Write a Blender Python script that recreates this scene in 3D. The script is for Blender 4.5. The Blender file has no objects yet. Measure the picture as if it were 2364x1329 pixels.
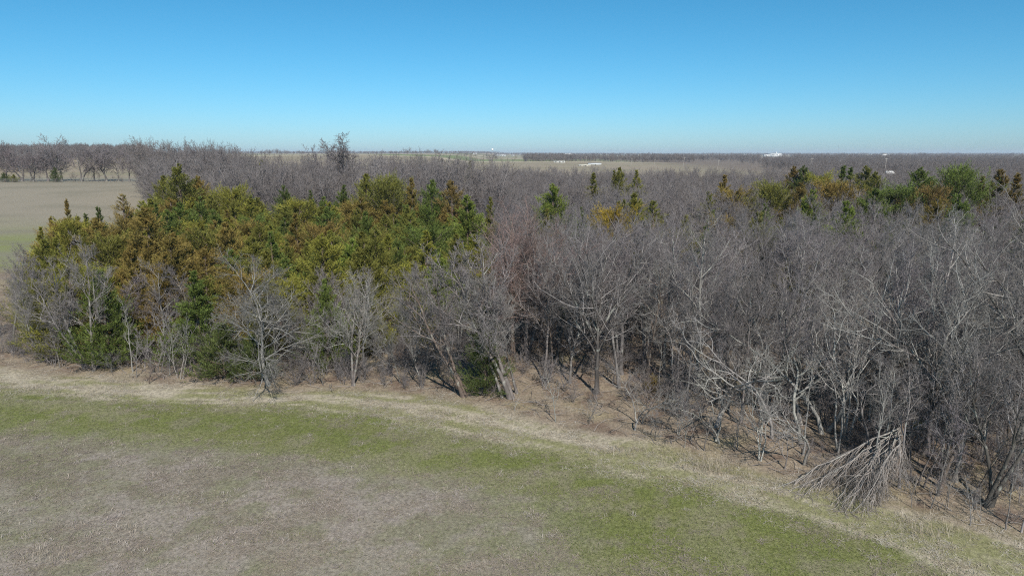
import bpy, math, random
import numpy as np

# ------------------------------------------------------------------ camera, sky, sun, exposure
S = bpy.context.scene
COL = S.collection
CAM_H, PITCH, FPX, PW, PH = 16.0, math.radians(11.2), 1576.0, 2364.0, 1329.0
cam_d = bpy.data.cameras.new('camera')
cam_d.sensor_width = 36.0
cam_d.lens = 24.0
cam_d.clip_start = 0.5
cam_d.clip_end = 40000.0
cam = bpy.data.objects.new('camera', cam_d)
cam.location = (0, 0, CAM_H)
cam.rotation_euler = (math.pi / 2 - PITCH, 0, 0)
COL.objects.link(cam)
S.camera = cam

SUN_EL = math.radians(42)
SUN_DIR = np.array([0.24, -1.0, 0.0])          # towards the sun, on the ground plane
SUN_DIR /= np.linalg.norm(SUN_DIR)
world = bpy.data.worlds.new('World')
S.world = world
world.use_nodes = True
wn = world.node_tree.nodes
wl = world.node_tree.links
wn.clear()
sky = wn.new('ShaderNodeTexSky')
sky.sky_type = 'NISHITA'
sky.sun_disc = False
sky.sun_elevation = SUN_EL
sky.sun_rotation = math.atan2(SUN_DIR[0], SUN_DIR[1])
sky.altitude = 200
sky.air_density = 0.8
sky.dust_density = 0.5
sky.ozone_density = 10.0
hs = wn.new('ShaderNodeHueSaturation')
hs.inputs['Hue'].default_value = 0.476
hs.inputs['Saturation'].default_value = 1.12
hs.inputs['Value'].default_value = 1.0
bg = wn.new('ShaderNodeBackground')
bg.inputs['Strength'].default_value = 0.100
wo = wn.new('ShaderNodeOutputWorld')
wl.new(sky.outputs[0], hs.inputs['Color'])
wl.new(hs.outputs[0], bg.inputs[0])
wl.new(bg.outputs[0], wo.inputs[0])

sun_d = bpy.data.lights.new('sun', 'SUN')
sun_d.energy = 4.8
sun_d.angle = math.radians(0.5)
sun_d.color = (1.0, 0.95, 0.88)
sun = bpy.data.objects.new('sun', sun_d)
sv = np.array([SUN_DIR[0] * math.cos(SUN_EL), SUN_DIR[1] * math.cos(SUN_EL), math.sin(SUN_EL)])
from mathutils import Vector
sun.rotation_euler = Vector(sv).to_track_quat('Z', 'Y').to_euler()
sun.location = (0, 0, 60)
COL.objects.link(sun)
S.view_settings.view_transform = 'Standard'
S.view_settings.look = 'None'
S.view_settings.exposure = 0.25
S.view_settings.gamma = 1.0
S.view_settings.use_curve_mapping = False
S.cycles.use_denoising = False
S.cycles.filter_width = 1.1
S.cycles.max_bounces = 5

RNG = np.random.default_rng(7)
R = random.Random(11)


# ------------------------------------------------------------------ numbers
def smooth(a, b, x):
    t = np.clip((x - a) / (b - a), 0, 1)
    return t * t * (3 - 2 * t)


def vnoise(x, y, seed=0):
    xi = np.floor(x).astype(np.int64)
    yi = np.floor(y).astype(np.int64)
    xf = x - xi
    yf = y - yi

    def h(a, b):
        n = (a * 374761393 + b * 668265263 + seed * 982451653) & 0x7fffffff
        n = ((n ^ (n >> 13)) * 1274126177) & 0x7fffffff
        return ((n ^ (n >> 16)) & 0xffff) / 65535.0
    u = xf * xf * (3 - 2 * xf)
    v = yf * yf * (3 - 2 * yf)
    return (h(xi, yi) * (1 - u) + h(xi + 1, yi) * u) * (1 - v) + (h(xi, yi + 1) * (1 - u) + h(xi + 1, yi + 1) * u) * v


def fbm(x, y, seed=0, o=4):
    s, a, t = 0, 0.5, 0
    for i in range(o):
        s = s + a * vnoise(x * 2 ** i, y * 2 ** i, seed + i * 17)
        t += a
        a *= 0.55
    return s / t


def terr(x, y):
    x = np.asarray(x, float)
    y = np.asarray(y, float)
    left = smooth(-55, -125, x)
    z = 6.0 * left * smooth(125, 250, y)
    z = z + 5.0 * smooth(-60, -260, x) * smooth(270, 600, y)
    z = z + 3.0 * smooth(500, 900, y) * smooth(-500, -100, x) * smooth(700, 100, x)
    z = z + 0.5 * (fbm(x / 14.0, y / 14.0, 3, 3) - 0.5) * smooth(15, 40, y)
    z = z + 3.0 * (fbm(x / 300.0, y / 300.0, 5, 2) - 0.5) * smooth(200, 600, y)
    return z


CP, SP = math.cos(PITCH), math.sin(PITCH)


def ray(px, py):
    r = (px - PW / 2) / FPX
    u = -(py - PH / 2) / FPX
    return np.array([r, CP + u * SP, -SP + u * CP])


def at(px, py):
    """point of the ground seen at a place of the photograph"""
    d = ray(px, py)
    z = 0.0
    for _ in range(12):
        t = (z - CAM_H) / d[2]
        z = 0.5 * z + 0.5 * float(terr(d[0] * t, d[1] * t))
    return np.array([d[0] * t, d[1] * t, float(terr(d[0] * t, d[1] * t))])


def at_dist(px, y):
    """ground point at the distance y along the bearing of a column"""
    r = (px - PW / 2) / FPX / (CP + 0.17 * SP)
    return np.array([r * y, y, float(terr(r * y, y))])


def top_height(pos, py):
    d = ray(PW / 2, py)
    return CAM_H + pos[1] * d[2] / d[1] - pos[2]


def proj(x, y, z):
    dz = z - CAM_H
    f = y * CP - dz * SP
    u = y * SP + dz * CP
    return PW / 2 + FPX * x / f, PH / 2 - FPX * u / f


# ------------------------------------------------------------------ mesh helpers
def mesh_np(name, verts, faces, mats=(), smooth_shade=False, attrs=None):
    """faces: list of int arrays (n, 3) or (n, 4)"""
    me = bpy.data.meshes.new(name)
    verts = np.ascontiguousarray(verts, np.float32)
    me.vertices.add(len(verts))
    me.vertices.foreach_set('co', verts.ravel())
    loops = np.concatenate([f.ravel() for f in faces if len(f)]).astype(np.int32)
    tot = np.concatenate([np.full(len(f), f.shape[1], np.int32) for f in faces if len(f)])
    start = np.concatenate([[0], np.cumsum(tot)[:-1]]).astype(np.int32)
    me.loops.add(len(loops))
    me.loops.foreach_set('vertex_index', loops)
    me.polygons.add(len(tot))
    me.polygons.foreach_set('loop_start', start)
    me.polygons.foreach_set('loop_total', tot)
    if smooth_shade:
        me.polygons.foreach_set('use_smooth', np.ones(len(tot), bool))
    for m in mats:
        me.materials.append(m)
    for k, (ty, data) in (attrs or {}).items():
        a = me.attributes.new(k, ty, 'POINT')
        a.data.foreach_set({'FLOAT': 'value', 'FLOAT_COLOR': 'color', 'FLOAT_VECTOR': 'vector', 'INT': 'value'}[ty], np.ascontiguousarray(data).ravel())
    me.update(calc_edges=True)
    return me


def tubes(P, Rad, sides, tip=False):
    """P (M, n, 3) polylines, Rad (M, n) -> verts, quads, tris"""
    M, n, _ = P.shape
    T = np.gradient(P, axis=1)
    T /= np.linalg.norm(T, axis=2, keepdims=True) + 1e-9
    mt = T.mean(1)
    ref = np.where((np.abs(mt[:, 2]) < 0.8)[:, None], np.array([[0, 0, 1.0]]), np.array([[1.0, 0, 0]]))
    A = np.cross(T, ref[:, None, :])
    A /= np.linalg.norm(A, axis=2, keepdims=True) + 1e-9
    B = np.cross(T, A)
    ang = np.arange(sides) / sides * 2 * np.pi
    V = P[:, :, None, :] + Rad[:, :, None, None] * (A[:, :, None, :] * np.cos(ang)[None, None, :, None] + B[:, :, None, :] * np.sin(ang)[None, None, :, None])
    V = V.reshape(M, n * sides, 3)
    q = []
    for k in range(n - 1 - (1 if tip else 0)):
        for s in range(sides):
            s2 = (s + 1) % sides
            q.append((k * sides + s, k * sides + s2, (k + 1) * sides + s2, (k + 1) * sides + s))
    tr = []
    if tip:
        k = n - 2
        for s in range(sides):
            tr.append((k * sides + s, k * sides + (s + 1) % sides, (n - 1) * sides))
        V = V[:, :(n - 1) * sides + 1]
        V[:, -1] = P[:, -1]
    nv = V.shape[1]
    off = (np.arange(M) * nv)[:, None, None]
    Q = (np.array(q, int).reshape(1, -1, 4) + off).reshape(-1, 4) if q else np.zeros((0, 4), int)
    Tt = (np.array(tr, int).reshape(1, -1, 3) + off).reshape(-1, 3) if tr else np.zeros((0, 3), int)
    return V.reshape(-1, 3), Q, Tt


class Geo:
    def __init__(self):
        self.v, self.q, self.t, self.n = [], [], [], 0

    def add(self, v, q=None, t=None):
        self.v.append(v)
        if q is not None and len(q):
            self.q.append(q + self.n)
        if t is not None and len(t):
            self.t.append(t + self.n)
        self.n += len(v)

    def tube(self, P, Rad, sides, tip=False):
        self.add(*tubes(np.asarray(P, float), np.asarray(Rad, float), sides, tip))

    def box(self, c, d, rz=0.0, top=1.0):
        x, y, z = d[0] / 2, d[1] / 2, d[2] / 2
        v = np.array([(sx * x * (top if sz > 0 else 1), sy * y * (top if sz > 0 else 1), sz * z) for sz in (-1, 1) for sx, sy in ((-1, -1), (1, -1), (1, 1), (-1, 1))])
        c_, s_ = math.cos(rz), math.sin(rz)
        v = np.stack([v[:, 0] * c_ - v[:, 1] * s_, v[:, 0] * s_ + v[:, 1] * c_, v[:, 2]], 1) + np.array(c)
        q = np.array([(3, 2, 1, 0), (4, 5, 6, 7), (0, 1, 5, 4), (1, 2, 6, 5), (2, 3, 7, 6), (3, 0, 4, 7)])
        self.add(v, q)

    def mesh(self, name, mat, smooth_shade=False, attrs=None):
        f = []
        if self.q:
            f.append(np.concatenate(self.q))
        if self.t:
            f.append(np.concatenate(self.t))
        return mesh_np(name, np.concatenate(self.v), f, [mat] if mat else [], smooth_shade, attrs)


def link(name, data, parent=None, **props):
    o = bpy.data.objects.new(name, data)
    COL.objects.link(o)
    o.parent = parent
    for k, v in props.items():
        if v is not None:
            o[k] = v
    return o


def thing(name, label, cat, loc=(0, 0, 0), rz=0.0, group=None):
    o = link(name, None, None, label=label, category=cat, group=group)
    o.location = loc
    o.rotation_euler = (0, 0, rz)
    return o


# ------------------------------------------------------------------ materials
def new_mat(name):
    m = bpy.data.materials.new(name)
    m.use_nodes = True
    nt = m.node_tree
    nt.nodes.clear()
    out = nt.nodes.new('ShaderNodeOutputMaterial')
    b = nt.nodes.new('ShaderNodeBsdfPrincipled')
    b.inputs['Specular IOR Level'].default_value = 0.15
    b.inputs['Roughness'].default_value = 0.9
    nt.links.new(b.outputs[0], out.inputs[0])
    return m, nt.nodes, nt.links, b


def math_node(n, l, op, a, b):
    m = n.new('ShaderNodeMath')
    m.operation = op
    for i, v in enumerate((a, b)):
        if isinstance(v, (int, float)):
            m.inputs[i].default_value = v
        else:
            l.new(v, m.inputs[i])
    return m.outputs[0]


def mix(n, l, kind, fac, a, b):
    m = n.new('ShaderNodeMix')
    m.data_type = 'RGBA'
    m.blend_type = kind
    for i, v in ((0, fac), (6, a), (7, b)):
        if isinstance(v, (int, float)):
            m.inputs[i].default_value = v
        elif isinstance(v, tuple):
            m.inputs[i].default_value = (*v, 1)
        else:
            l.new(v, m.inputs[i])
    return m.outputs[2]


def noise(n, l, scale, detail=3.0, coord='Object', stretch=None):
    tc = n.new('ShaderNodeTexCoord')
    src = tc.outputs[coord]
    if stretch:
        mp = n.new('ShaderNodeMapping')
        mp.inputs['Scale'].default_value = stretch
        l.new(src, mp.inputs[0])
        src = mp.outputs[0]
    t = n.new('ShaderNodeTexNoise')
    t.inputs['Scale'].default_value = scale
    t.inputs['Detail'].default_value = detail
    l.new(src, t.inputs['Vector'])
    return t.outputs['Fac']


def ramp(n, l, fac, stops):
    r = n.new('ShaderNodeValToRGB')
    while len(r.color_ramp.elements) < len(stops):
        r.color_ramp.elements.new(0.5)
    for e, (p, c) in zip(r.color_ramp.elements, stops):
        e.position = p
        e.color = (*c, 1) if isinstance(c, tuple) else (c, c, c, 1)
    l.new(fac, r.inputs[0])
    return r.outputs[0]


def mat_bark():
    m, n, l, b = new_mat('bark')
    oi = n.new('ShaderNodeObjectInfo')
    streak = noise(n, l, 6.0, 4.0, 'Object', (1, 1, 0.18))
    v = ramp(n, l, streak, [(0.25, 0.55), (0.5, 0.95), (0.75, 1.35)])
    c = mix(n, l, 'MULTIPLY', 1.0, oi.outputs['Color'], v)
    lich = ramp(n, l, noise(n, l, 2.3, 3.0), [(0.55, 0.0), (0.68, 0.6)])
    c = mix(n, l, 'MIX', lich, c, (0.37, 0.38, 0.33))
    l.new(c, b.inputs['Base Color'])
    bp = n.new('ShaderNodeBump')
    bp.inputs['Strength'].default_value = 0.5
    bp.inputs['Distance'].default_value = 0.03
    l.new(streak, bp.inputs['Height'])
    l.new(bp.outputs[0], b.inputs['Normal'])
    return m


def mat_twig(name='twig_bark', gain=1.0):
    m, n, l, b = new_mat(name)
    oi = n.new('ShaderNodeObjectInfo')
    v = ramp(n, l, noise(n, l, 0.9, 2.0), [(0.3, 0.75), (0.7, 1.25)])
    c = mix(n, l, 'MULTIPLY', 1.0, oi.outputs['Color'], v)
    rv = math_node(n, l, 'ADD', math_node(n, l, 'MULTIPLY', oi.outputs['Random'], 0.35 * gain), 0.82 * gain)
    cb = n.new('ShaderNodeCombineColor')
    for i in range(3):
        l.new(rv, cb.inputs[i])
    c = mix(n, l, 'MULTIPLY', 1.0, c, cb.outputs[0])
    l.new(c, b.inputs['Base Color'])
    return m


def mat_far():
    m, n, l, b = new_mat('far_twig_bark')
    oi = n.new('ShaderNodeObjectInfo')
    c = ramp(n, l, oi.outputs['Random'], [(0.0, (0.140, 0.124, 0.122)), (0.35, (0.182, 0.165, 0.160)), (0.7, (0.160, 0.138, 0.126)), (1.0, (0.215, 0.196, 0.188))])
    v = ramp(n, l, noise(n, l, 3.0, 2.0), [(0.3, 0.75), (0.7, 1.25)])
    l.new(mix(n, l, 'MULTIPLY', 1.0, c, v), b.inputs['Base Color'])
    return m


def mat_cedar():
    m, n, l, b = new_mat('cedar_foliage')
    oi = n.new('ShaderNodeObjectInfo')
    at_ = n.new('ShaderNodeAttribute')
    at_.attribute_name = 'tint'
    big = noise(n, l, 0.55, 3.0)
    g = ramp(n, l, big, [(0.36, 0.0), (0.66, 0.5)])
    c = mix(n, l, 'MIX', g, oi.outputs['Color'], (0.095, 0.115, 0.032))
    v = ramp(n, l, at_.outputs['Fac'], [(0.0, 0.55), (0.5, 1.05), (1.0, 1.75)])  # leaf tone plus painted sunlight: spray tips brightened, low tints darkened for contrast
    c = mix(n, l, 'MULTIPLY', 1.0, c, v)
    l.new(c, b.inputs['Base Color'])
    b.inputs['Specular IOR Level'].default_value = 0.1
    tr = n.new('ShaderNodeBsdfTranslucent')
    l.new(c, tr.inputs[0])
    ms = n.new('ShaderNodeMixShader')
    ms.inputs[0].default_value = 0.18
    l.new(b.outputs[0], ms.inputs[1])
    l.new(tr.outputs[0], ms.inputs[2])
    l.new(ms.outputs[0], [x for x in n if x.type == 'OUTPUT_MATERIAL'][0].inputs[0])
    return m


def mat_ground():
    m, n, l, b = new_mat('ground_cover')
    a = n.new('ShaderNodeAttribute')
    a.attribute_name = 'ground_tint'
    fine = ramp(n, l, noise(n, l, 6.0, 6.0, 'Object', (1, 0.8, 1)), [(0.3, 0.7), (0.5, 1.0), (0.7, 1.3)])
    c = mix(n, l, 'MULTIPLY', 1.0, a.outputs['Color'], fine)
    tiny = ramp(n, l, noise(n, l, 26.0, 4.0), [(0.3, 0.68), (0.7, 1.32)])
    c = mix(n, l, 'MULTIPLY', 1.0, c, tiny)
    fl = ramp(n, l, noise(n, l, 19.0, 4.0, 'Object', (1.0, 0.5, 1)), [(0.57, 0.0), (0.66, 0.4)])
    c = mix(n, l, 'MIX', fl, c, mix(n, l, 'MIX', 0.5, c, (0.46, 0.40, 0.31)))
    l.new(c, b.inputs['Base Color'])
    bp = n.new('ShaderNodeBump')
    bp.inputs['Strength'].default_value = 0.6
    bp.inputs['Distance'].default_value = 0.05
    l.new(noise(n, l, 16.0, 5.0), bp.inputs['Height'])
    l.new(bp.outputs[0], b.inputs['Normal'])
    return m


def mat_blade():
    m, n, l, b = new_mat('grass_blade')
    a = n.new('ShaderNodeAttribute')
    a.attribute_name = 'blade_tint'
    l.new(a.outputs['Color'], b.inputs['Base Color'])
    tr = n.new('ShaderNodeBsdfTranslucent')
    l.new(a.outputs['Color'], tr.inputs[0])
    ms = n.new('ShaderNodeMixShader')
    ms.inputs[0].default_value = 0.25
    l.new(b.outputs[0], ms.inputs[1])
    l.new(tr.outputs[0], ms.inputs[2])
    l.new(ms.outputs[0], [x for x in n if x.type == 'OUTPUT_MATERIAL'][0].inputs[0])
    return m


def mat_plain(name, col, rough=0.7, var=0.25, scale=3.0):
    m, n, l, b = new_mat(name)
    v = ramp(n, l, noise(n, l, scale, 4.0), [(0.3, 1 - var), (0.7, 1 + var)])
    l.new(mix(n, l, 'MULTIPLY', 1.0, col, v), b.inputs['Base Color'])
    b.inputs['Roughness'].default_value = rough
    return m


M_FAR, M_BARK, M_TWIG, M_CEDAR, M_GROUND, M_BLADE = mat_far(), mat_bark(), mat_twig(), mat_cedar(), mat_ground(), mat_blade()
M_BRANCH = mat_twig('branch_bark', 1.6)
M_WHITE = mat_plain('white_painted_metal', (0.78, 0.78, 0.76), 0.5, 0.05)
M_PALE = mat_plain('pale_sheet_roof', (0.58, 0.59, 0.58), 0.6, 0.08)
M_CREAM = mat_plain('cream_sheet_roof', (0.62, 0.58, 0.47), 0.6, 0.1)
M_DARK = mat_plain('dark_opening', (0.05, 0.05, 0.055), 0.6, 0.2)
M_ROOF = mat_plain('grey_shingle', (0.22, 0.21, 0.20), 0.8, 0.2)
M_POST = mat_plain('fence_wood', (0.16, 0.14, 0.12), 0.85, 0.2)
M_POLE = mat_plain('weathered_wood_pole', (0.34, 0.31, 0.27), 0.85, 0.2)
M_STEEL = mat_plain('galvanised_steel', (0.35, 0.36, 0.38), 0.5, 0.1)
M_GLASS = mat_plain('window_glass', (0.04, 0.05, 0.06), 0.1, 0.1)
M_WATER = mat_plain('pond_water', (0.10, 0.14, 0.18), 0.08, 0.1)
M_TYRE = mat_plain('tyre_rubber', (0.03, 0.03, 0.03), 0.8, 0.1)

# ------------------------------------------------------------------ the ground
EDGE_PX = [(-300, 800), (0, 835), (200, 862), (420, 878), (620, 892), (800, 895), (980, 902), (1080, 922), (1190, 950), (1290, 980), (1480, 1005), (1640, 1045), (1820, 1090), (1960, 1120), (2120, 1165), (2330, 1228), (2700, 1330)]
GREEN_PX = [(-300, 880), (0, 905), (200, 918), (350, 930), (700, 938), (880, 962), (1050, 992), (1200, 1030), (1350, 1062), (1500, 1100), (1650, 1140), (1800, 1180), (1950, 1225), (2130, 1290), (2300, 1360), (2700, 1480)]
BROWN_PX = [(-300, 985), (0, 1000), (250, 1012), (450, 1035), (700, 1058), (900, 1085), (1050, 1100), (1180, 1130), (1260, 1180), (1300, 1240), (1360, 1330), (1400, 1420)]


def world_line(pts):
    a = np.array([at(*p)[:2] for p in pts])
    return a


EDGE, GREEN, BROWN = world_line(EDGE_PX), world_line(GREEN_PX), world_line(BROWN_PX)


def beyond(line, x, y):
    """metres past the line, away from the camera (negative on the near side), measured square to the line"""
    x = np.asarray(x, float)
    best = np.full(x.shape, 1e9)
    sgn = np.ones(x.shape)
    for (x0, y0), (x1, y1) in zip(line[:-1], line[1:]):
        dx, dy = x1 - x0, y1 - y0
        t = np.clip(((x - x0) * dx + (y - y0) * dy) / (dx * dx + dy * dy), 0, 1)
        d = np.hypot(x - x0 - t * dx, y - y0 - t * dy)
        s = np.sign(dx * (y - y0) - dy * (x - x0))
        upd = d < best
        best = np.where(upd, d, best)
        sgn = np.where(upd, s, sgn)
    return best * sgn


def axis(lo, hi, d0, far_lo, far_hi, g=1.12):
    c = list(np.arange(lo, hi, d0))
    s, x = d0, c[-1]
    while x < far_hi:
        s *= g
        x += s
        c.append(x)
    s, x = d0, c[0]
    left = []
    while x > far_lo:
        s *= g
        x -= s
        left.append(x)
    return np.array(left[::-1] + c)


gx = axis(-36, 36, 0.3, -9000, 9000, 1.07)
gy = axis(19, 62, 0.3, -300, 9000, 1.05)
X, Y = np.meshgrid(gx, gy)
x, y = X.ravel(), Y.ravel()
z = terr(x, y)


def lerp(a, b, t):
    return a * (1 - t[:, None]) + np.array(b)[None, :] * t[:, None]


def ground_colour(x, y):
    e, g, br = beyond(EDGE, x, y), beyond(GREEN, x, y), beyond(BROWN, x, y)
    n1, n2, n3 = fbm(x / 3.0, y / 2.0, 21), fbm(x / 0.9, y / 0.9, 33), fbm(x / 9.0, y / 7.0, 45)
    along = fbm(x / 7.0, g / 0.8, 121)
    c = np.tile(np.array([[0.136, 0.150, 0.046]]), (len(x), 1))                      # short green winter grass
    c = lerp(c, (0.158, 0.160, 0.062), smooth(0.45, 0.68, along) * 0.75)
    c = lerp(c, (0.205, 0.190, 0.112), smooth(0.52, 0.70, n1) * 0.65)
    c = lerp(c, (0.200, 0.175, 0.120), smooth(0.54, 0.70, n2) * 0.6)
    t = smooth(2.2, -2.4, br + (n1 - 0.5) * 4.5) * (0.62 + 0.38 * smooth(0.35, 0.6, n2))
    c = lerp(c, (0.235, 0.208, 0.165), t * 0.92)                                      # grey brown dead grass
    t = smooth(0.40, 0.62, n3) * smooth(0, -2.5, br)
    c = lerp(c, (0.265, 0.222, 0.195), t * 0.65)
    t = smooth(0.52, 0.62, fbm(x / 1.7, y / 1.2, 131)) * smooth(0, -2.0, br)
    c = lerp(c, (0.150, 0.150, 0.075), t * 0.55)
    t = smooth(-0.5, 0.35, g + (n1 - 0.5) * 1.6)
    straw = lerp(np.tile(np.array([[0.36, 0.315, 0.235]]), (len(x), 1)), (0.20, 0.195, 0.09), smooth(0.42, 0.60, fbm(x / 4.0, g / 0.7, 61)) * 0.95)
    c = lerp(c, (1, 1, 1), t * 0) * (1 - t[:, None]) + straw * t[:, None]
    t = smooth(-1.6, 0.4, e + (n1 - 0.5) * 1.8)
    litter = lerp(np.tile(np.array([[0.245, 0.196, 0.142]]), (len(x), 1)), (0.16, 0.115, 0.085), smooth(0.4, 0.7, n2))
    litter = lerp(litter, (0.27, 0.225, 0.14), smooth(0.55, 0.75, fbm(x / 4.0, y / 4.0, 71)))
    c = c * (1 - t[:, None]) + litter * t[:, None]
    # beyond the wood: pastures and ploughed fields
    far = smooth(88, 100, y)
    n4 = fbm(x / 60.0, y / 25.0, 81)
    lf = np.tile(np.array([[0.245, 0.215, 0.162]]), (len(x), 1))
    lf = lerp(lf, (0.190, 0.208, 0.075), smooth(160, 115, y + (n4 - .5) * 50) * 0.95)
    lf = lerp(lf, (0.19, 0.172, 0.125), smooth(0.48, 0.6, fbm(x / 22.0, y / 3.5, 85)) * 0.7)
    lf = lerp(lf, (0.205, 0.19, 0.135), smooth(0.5, 0.7, n4) * 0.6)
    left = smooth(-22, -34, x) * far
    c = c * (1 - left[:, None]) + lf * left[:, None]
    ff = np.tile(np.array([[0.27, 0.222, 0.158]]), (len(x), 1))
    ff = lerp(ff, (0.235, 0.205, 0.13), smooth(0.45, 0.65, n4))
    ff = lerp(ff, (0.40, 0.345, 0.24), smooth(930, 960, y) * smooth(1060, 1000, y))
    ff = lerp(ff, (0.17, 0.20, 0.085), smooth(1020, 1080, y) * smooth(0.3, 0.5, n4))
    ff = lerp(ff, (0.37, 0.31, 0.22), smooth(1500, 1600, y))
    ff = lerp(ff, (0.15, 0.16, 0.08), smooth(0.5, 0.62, fbm(x / 400.0, y / 160.0, 91)) * smooth(1500, 1800, y))
    t = smooth(260, 300, y)
    c = c * (1 - t[:, None]) + ff * t[:, None]
    t = smooth(140, 260, x) * smooth(200, 320, y)
    c = lerp(c, (0.17, 0.135, 0.105), t * smooth(4000, 1500, y))
    return c


gc = ground_colour(x, y)
ny, nx = X.shape
ii = np.arange(ny * nx).reshape(ny, nx)
quads = np.stack([ii[:-1, :-1].ravel(), ii[:-1, 1:].ravel(), ii[1:, 1:].ravel(), ii[1:, :-1].ravel()], 1)
me = mesh_np('ground', np.stack([x, y, z], 1), [quads], [M_GROUND], True, {'ground_tint': ('FLOAT_COLOR', np.concatenate([gc, np.ones((len(gc), 1))], 1))})
link('ground', me, kind='structure')


# ------------------------------------------------------------------ bare trees
def unit(v):
    return v / (np.linalg.norm(v, axis=-1, keepdims=True) + 1e-9)


def paths(rng, p, d, L, n, wander, trop):
    out = [p]
    d = unit(d)
    for k in range(n - 1):
        d = unit(d + rng.normal(0, wander, d.shape) + np.array([0, 0, 1.0]) * trop)
        p = p + d * (L / (n - 1))[:, None]
        out.append(p)
    return np.stack(out, 1)


def children(rng, P, L, count, t0, t1, ang, ang_sd, ratio, prof, last=True):
    M, n, _ = P.shape
    t = (np.arange(count)[None, :] + rng.uniform(0, 1, (M, count))) / count
    t = t0 + (t1 - t0) * t
    if last:
        t[:, -1] = 0.98
    f = t * (n - 1)
    i = np.clip(f.astype(int), 0, n - 2)
    w = (f - i)[..., None]
    rows = np.arange(M)[:, None]
    pos = P[rows, i] * (1 - w) + P[rows, i + 1] * w
    dr = unit(P[rows, i + 1] - P[rows, i])
    az = np.arange(count)[None, :] * 2.4 + rng.uniform(0, 6.28, (M, 1)) + rng.normal(0, 0.5, (M, count))
    ref = np.where((np.abs(dr[..., 2:]) < 0.85), np.array([0, 0, 1.0]), np.array([1.0, 0, 0]))
    a = unit(np.cross(dr, ref))
    b = np.cross(dr, a)
    th = np.clip(rng.normal(ang, ang_sd, (M, count)), 0.15, 1.7)
    if last:
        th[:, -1] *= 0.35
    nd = dr * np.cos(th)[..., None] + (a * np.cos(az)[..., None] + b * np.sin(az)[..., None]) * np.sin(th)[..., None]
    ln = L[:, None] * ratio * prof(t) * rng.uniform(0.65, 1.3, (M, count))
    return pos.reshape(-1, 3), nd.reshape(-1, 3), ln.reshape(-1), t.reshape(-1), np.repeat(np.arange(M), count)


def make_tree(seed, stems=1, splay=0.2, lean=0.0, TL=8.0, limbs=14, lt0=0.25, ang=0.75, ratio=0.42, prof=lambda t: 1.15 - 0.7 * t,
              wander=(0.06, 0.10, 0.13, 0.16, 0.2), trop=(0.03, 0.07, 0.06, 0.04, 0.02), nb=9, nt=7, nw=5, rad=0.16, br=0.42, tr=0.45, fine=1.0, split=False):
    rng = np.random.default_rng(seed)
    p = rng.normal(0, 0.10 if stems > 1 else 0.0, (stems, 3)) * np.array([1, 1, 0])
    d = np.zeros((stems, 3))
    d[:, 2] = 1
    a0 = rng.uniform(0, 6.28)
    for s in range(stems):
        if stems > 1:
            a = a0 + s * 6.28 / stems + rng.normal(0, 0.3)
            d[s, 0] += math.cos(a) * splay * rng.uniform(0.5, 1.3)
            d[s, 1] += math.sin(a) * splay * rng.uniform(0.5, 1.3)
        d[s, 0] -= lean
    L = np.full(stems, TL) * rng.uniform(0.8, 1.1, stems) if stems > 1 else np.array([TL])
    P0 = paths(rng, p, d, L, 11, wander[0], trop[0])
    s = np.linspace(0, 1, 11)
    flare = 1 + 0.5 * np.exp(-s * 18)
    R0 = (rad * 0.72 * (1 - s * 0.8) * flare)[None, :] * np.ones((stems, 1)) * (0.75 if stems > 2 else 1)
    trunk, limb_geo, crown = Geo(), [], Geo()
    P0[:, 0, 2] -= 0.12
    trunk.tube(P0, R0, 8)
    p1, d1, L1, t1, par = children(rng, P0, L, limbs, lt0, 1.0, ang, 0.16, ratio, prof)
    r_at = R0[0, 0] * (1 - t1 * 0.78)
    P1 = paths(rng, p1, d1, L1, 8, wander[1], trop[1])
    s = np.linspace(0, 1, 8)
    r1 = np.minimum(r_at * 0.72, 0.009 + 0.0105 * L1)
    R1 = r1[:, None] * (1 - s * 0.75)[None, :]
    if split:
        for k in range(len(P1)):
            g = Geo()
            g.tube(P1[k:k + 1], R1[k:k + 1], 5)
            limb_geo.append(g)
    else:
        trunk.tube(P1, R1, 5)
    P2, R2, L2 = None, None, None
    p2, d2, L2, t2, par2 = children(rng, P1, L1, nb, 0.18, 1.0, 0.72, 0.2, br, lambda t: 1.2 - 0.65 * t)
    P2 = paths(rng, p2, d2, L2, 6, wander[2], trop[2])
    s = np.linspace(0, 1, 6)
    r2 = np.minimum(r1[par2] * (1 - t2 * 0.75) * 0.75, 0.007 + 0.009 * L2)
    crown.tube(P2, np.maximum(r2[:, None] * (1 - s * 0.7)[None, :], 0.0055 * fine), 4)
    p3, d3, L3, t3, par3 = children(rng, P2, L2, nt, 0.15, 1.0, 0.75, 0.25, tr, lambda t: 1.2 - 0.6 * t)
    P3 = paths(rng, p3, d3, L3, 4, wander[3], trop[3])
    s = np.linspace(0, 1, 4)
    r3 = np.minimum(r2[par3] * 0.7, 0.006 + 0.006 * L3) * fine
    crown.tube(P3, np.maximum(r3[:, None] * (1 - s * 0.55)[None, :], 0.0045 * fine), 3, tip=(nw == 0))
    if nw:
        p4, d4, L4, t4, par4 = children(rng, P3, L3, nw, 0.2, 1.0, 0.7, 0.25, 0.62, lambda t: 1.15 - 0.4 * t)
        P4 = paths(rng, p4, d4, L4, 3, wander[4], trop[4])
        crown.tube(P4, np.tile(np.array([[0.0062, 0.005, 0.003]]) * fine, (len(P4), 1)), 3, tip=True)
    top = max(v[:, 2].max() for v in crown.v)
    return trunk, limb_geo, crown, float(top)


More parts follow.
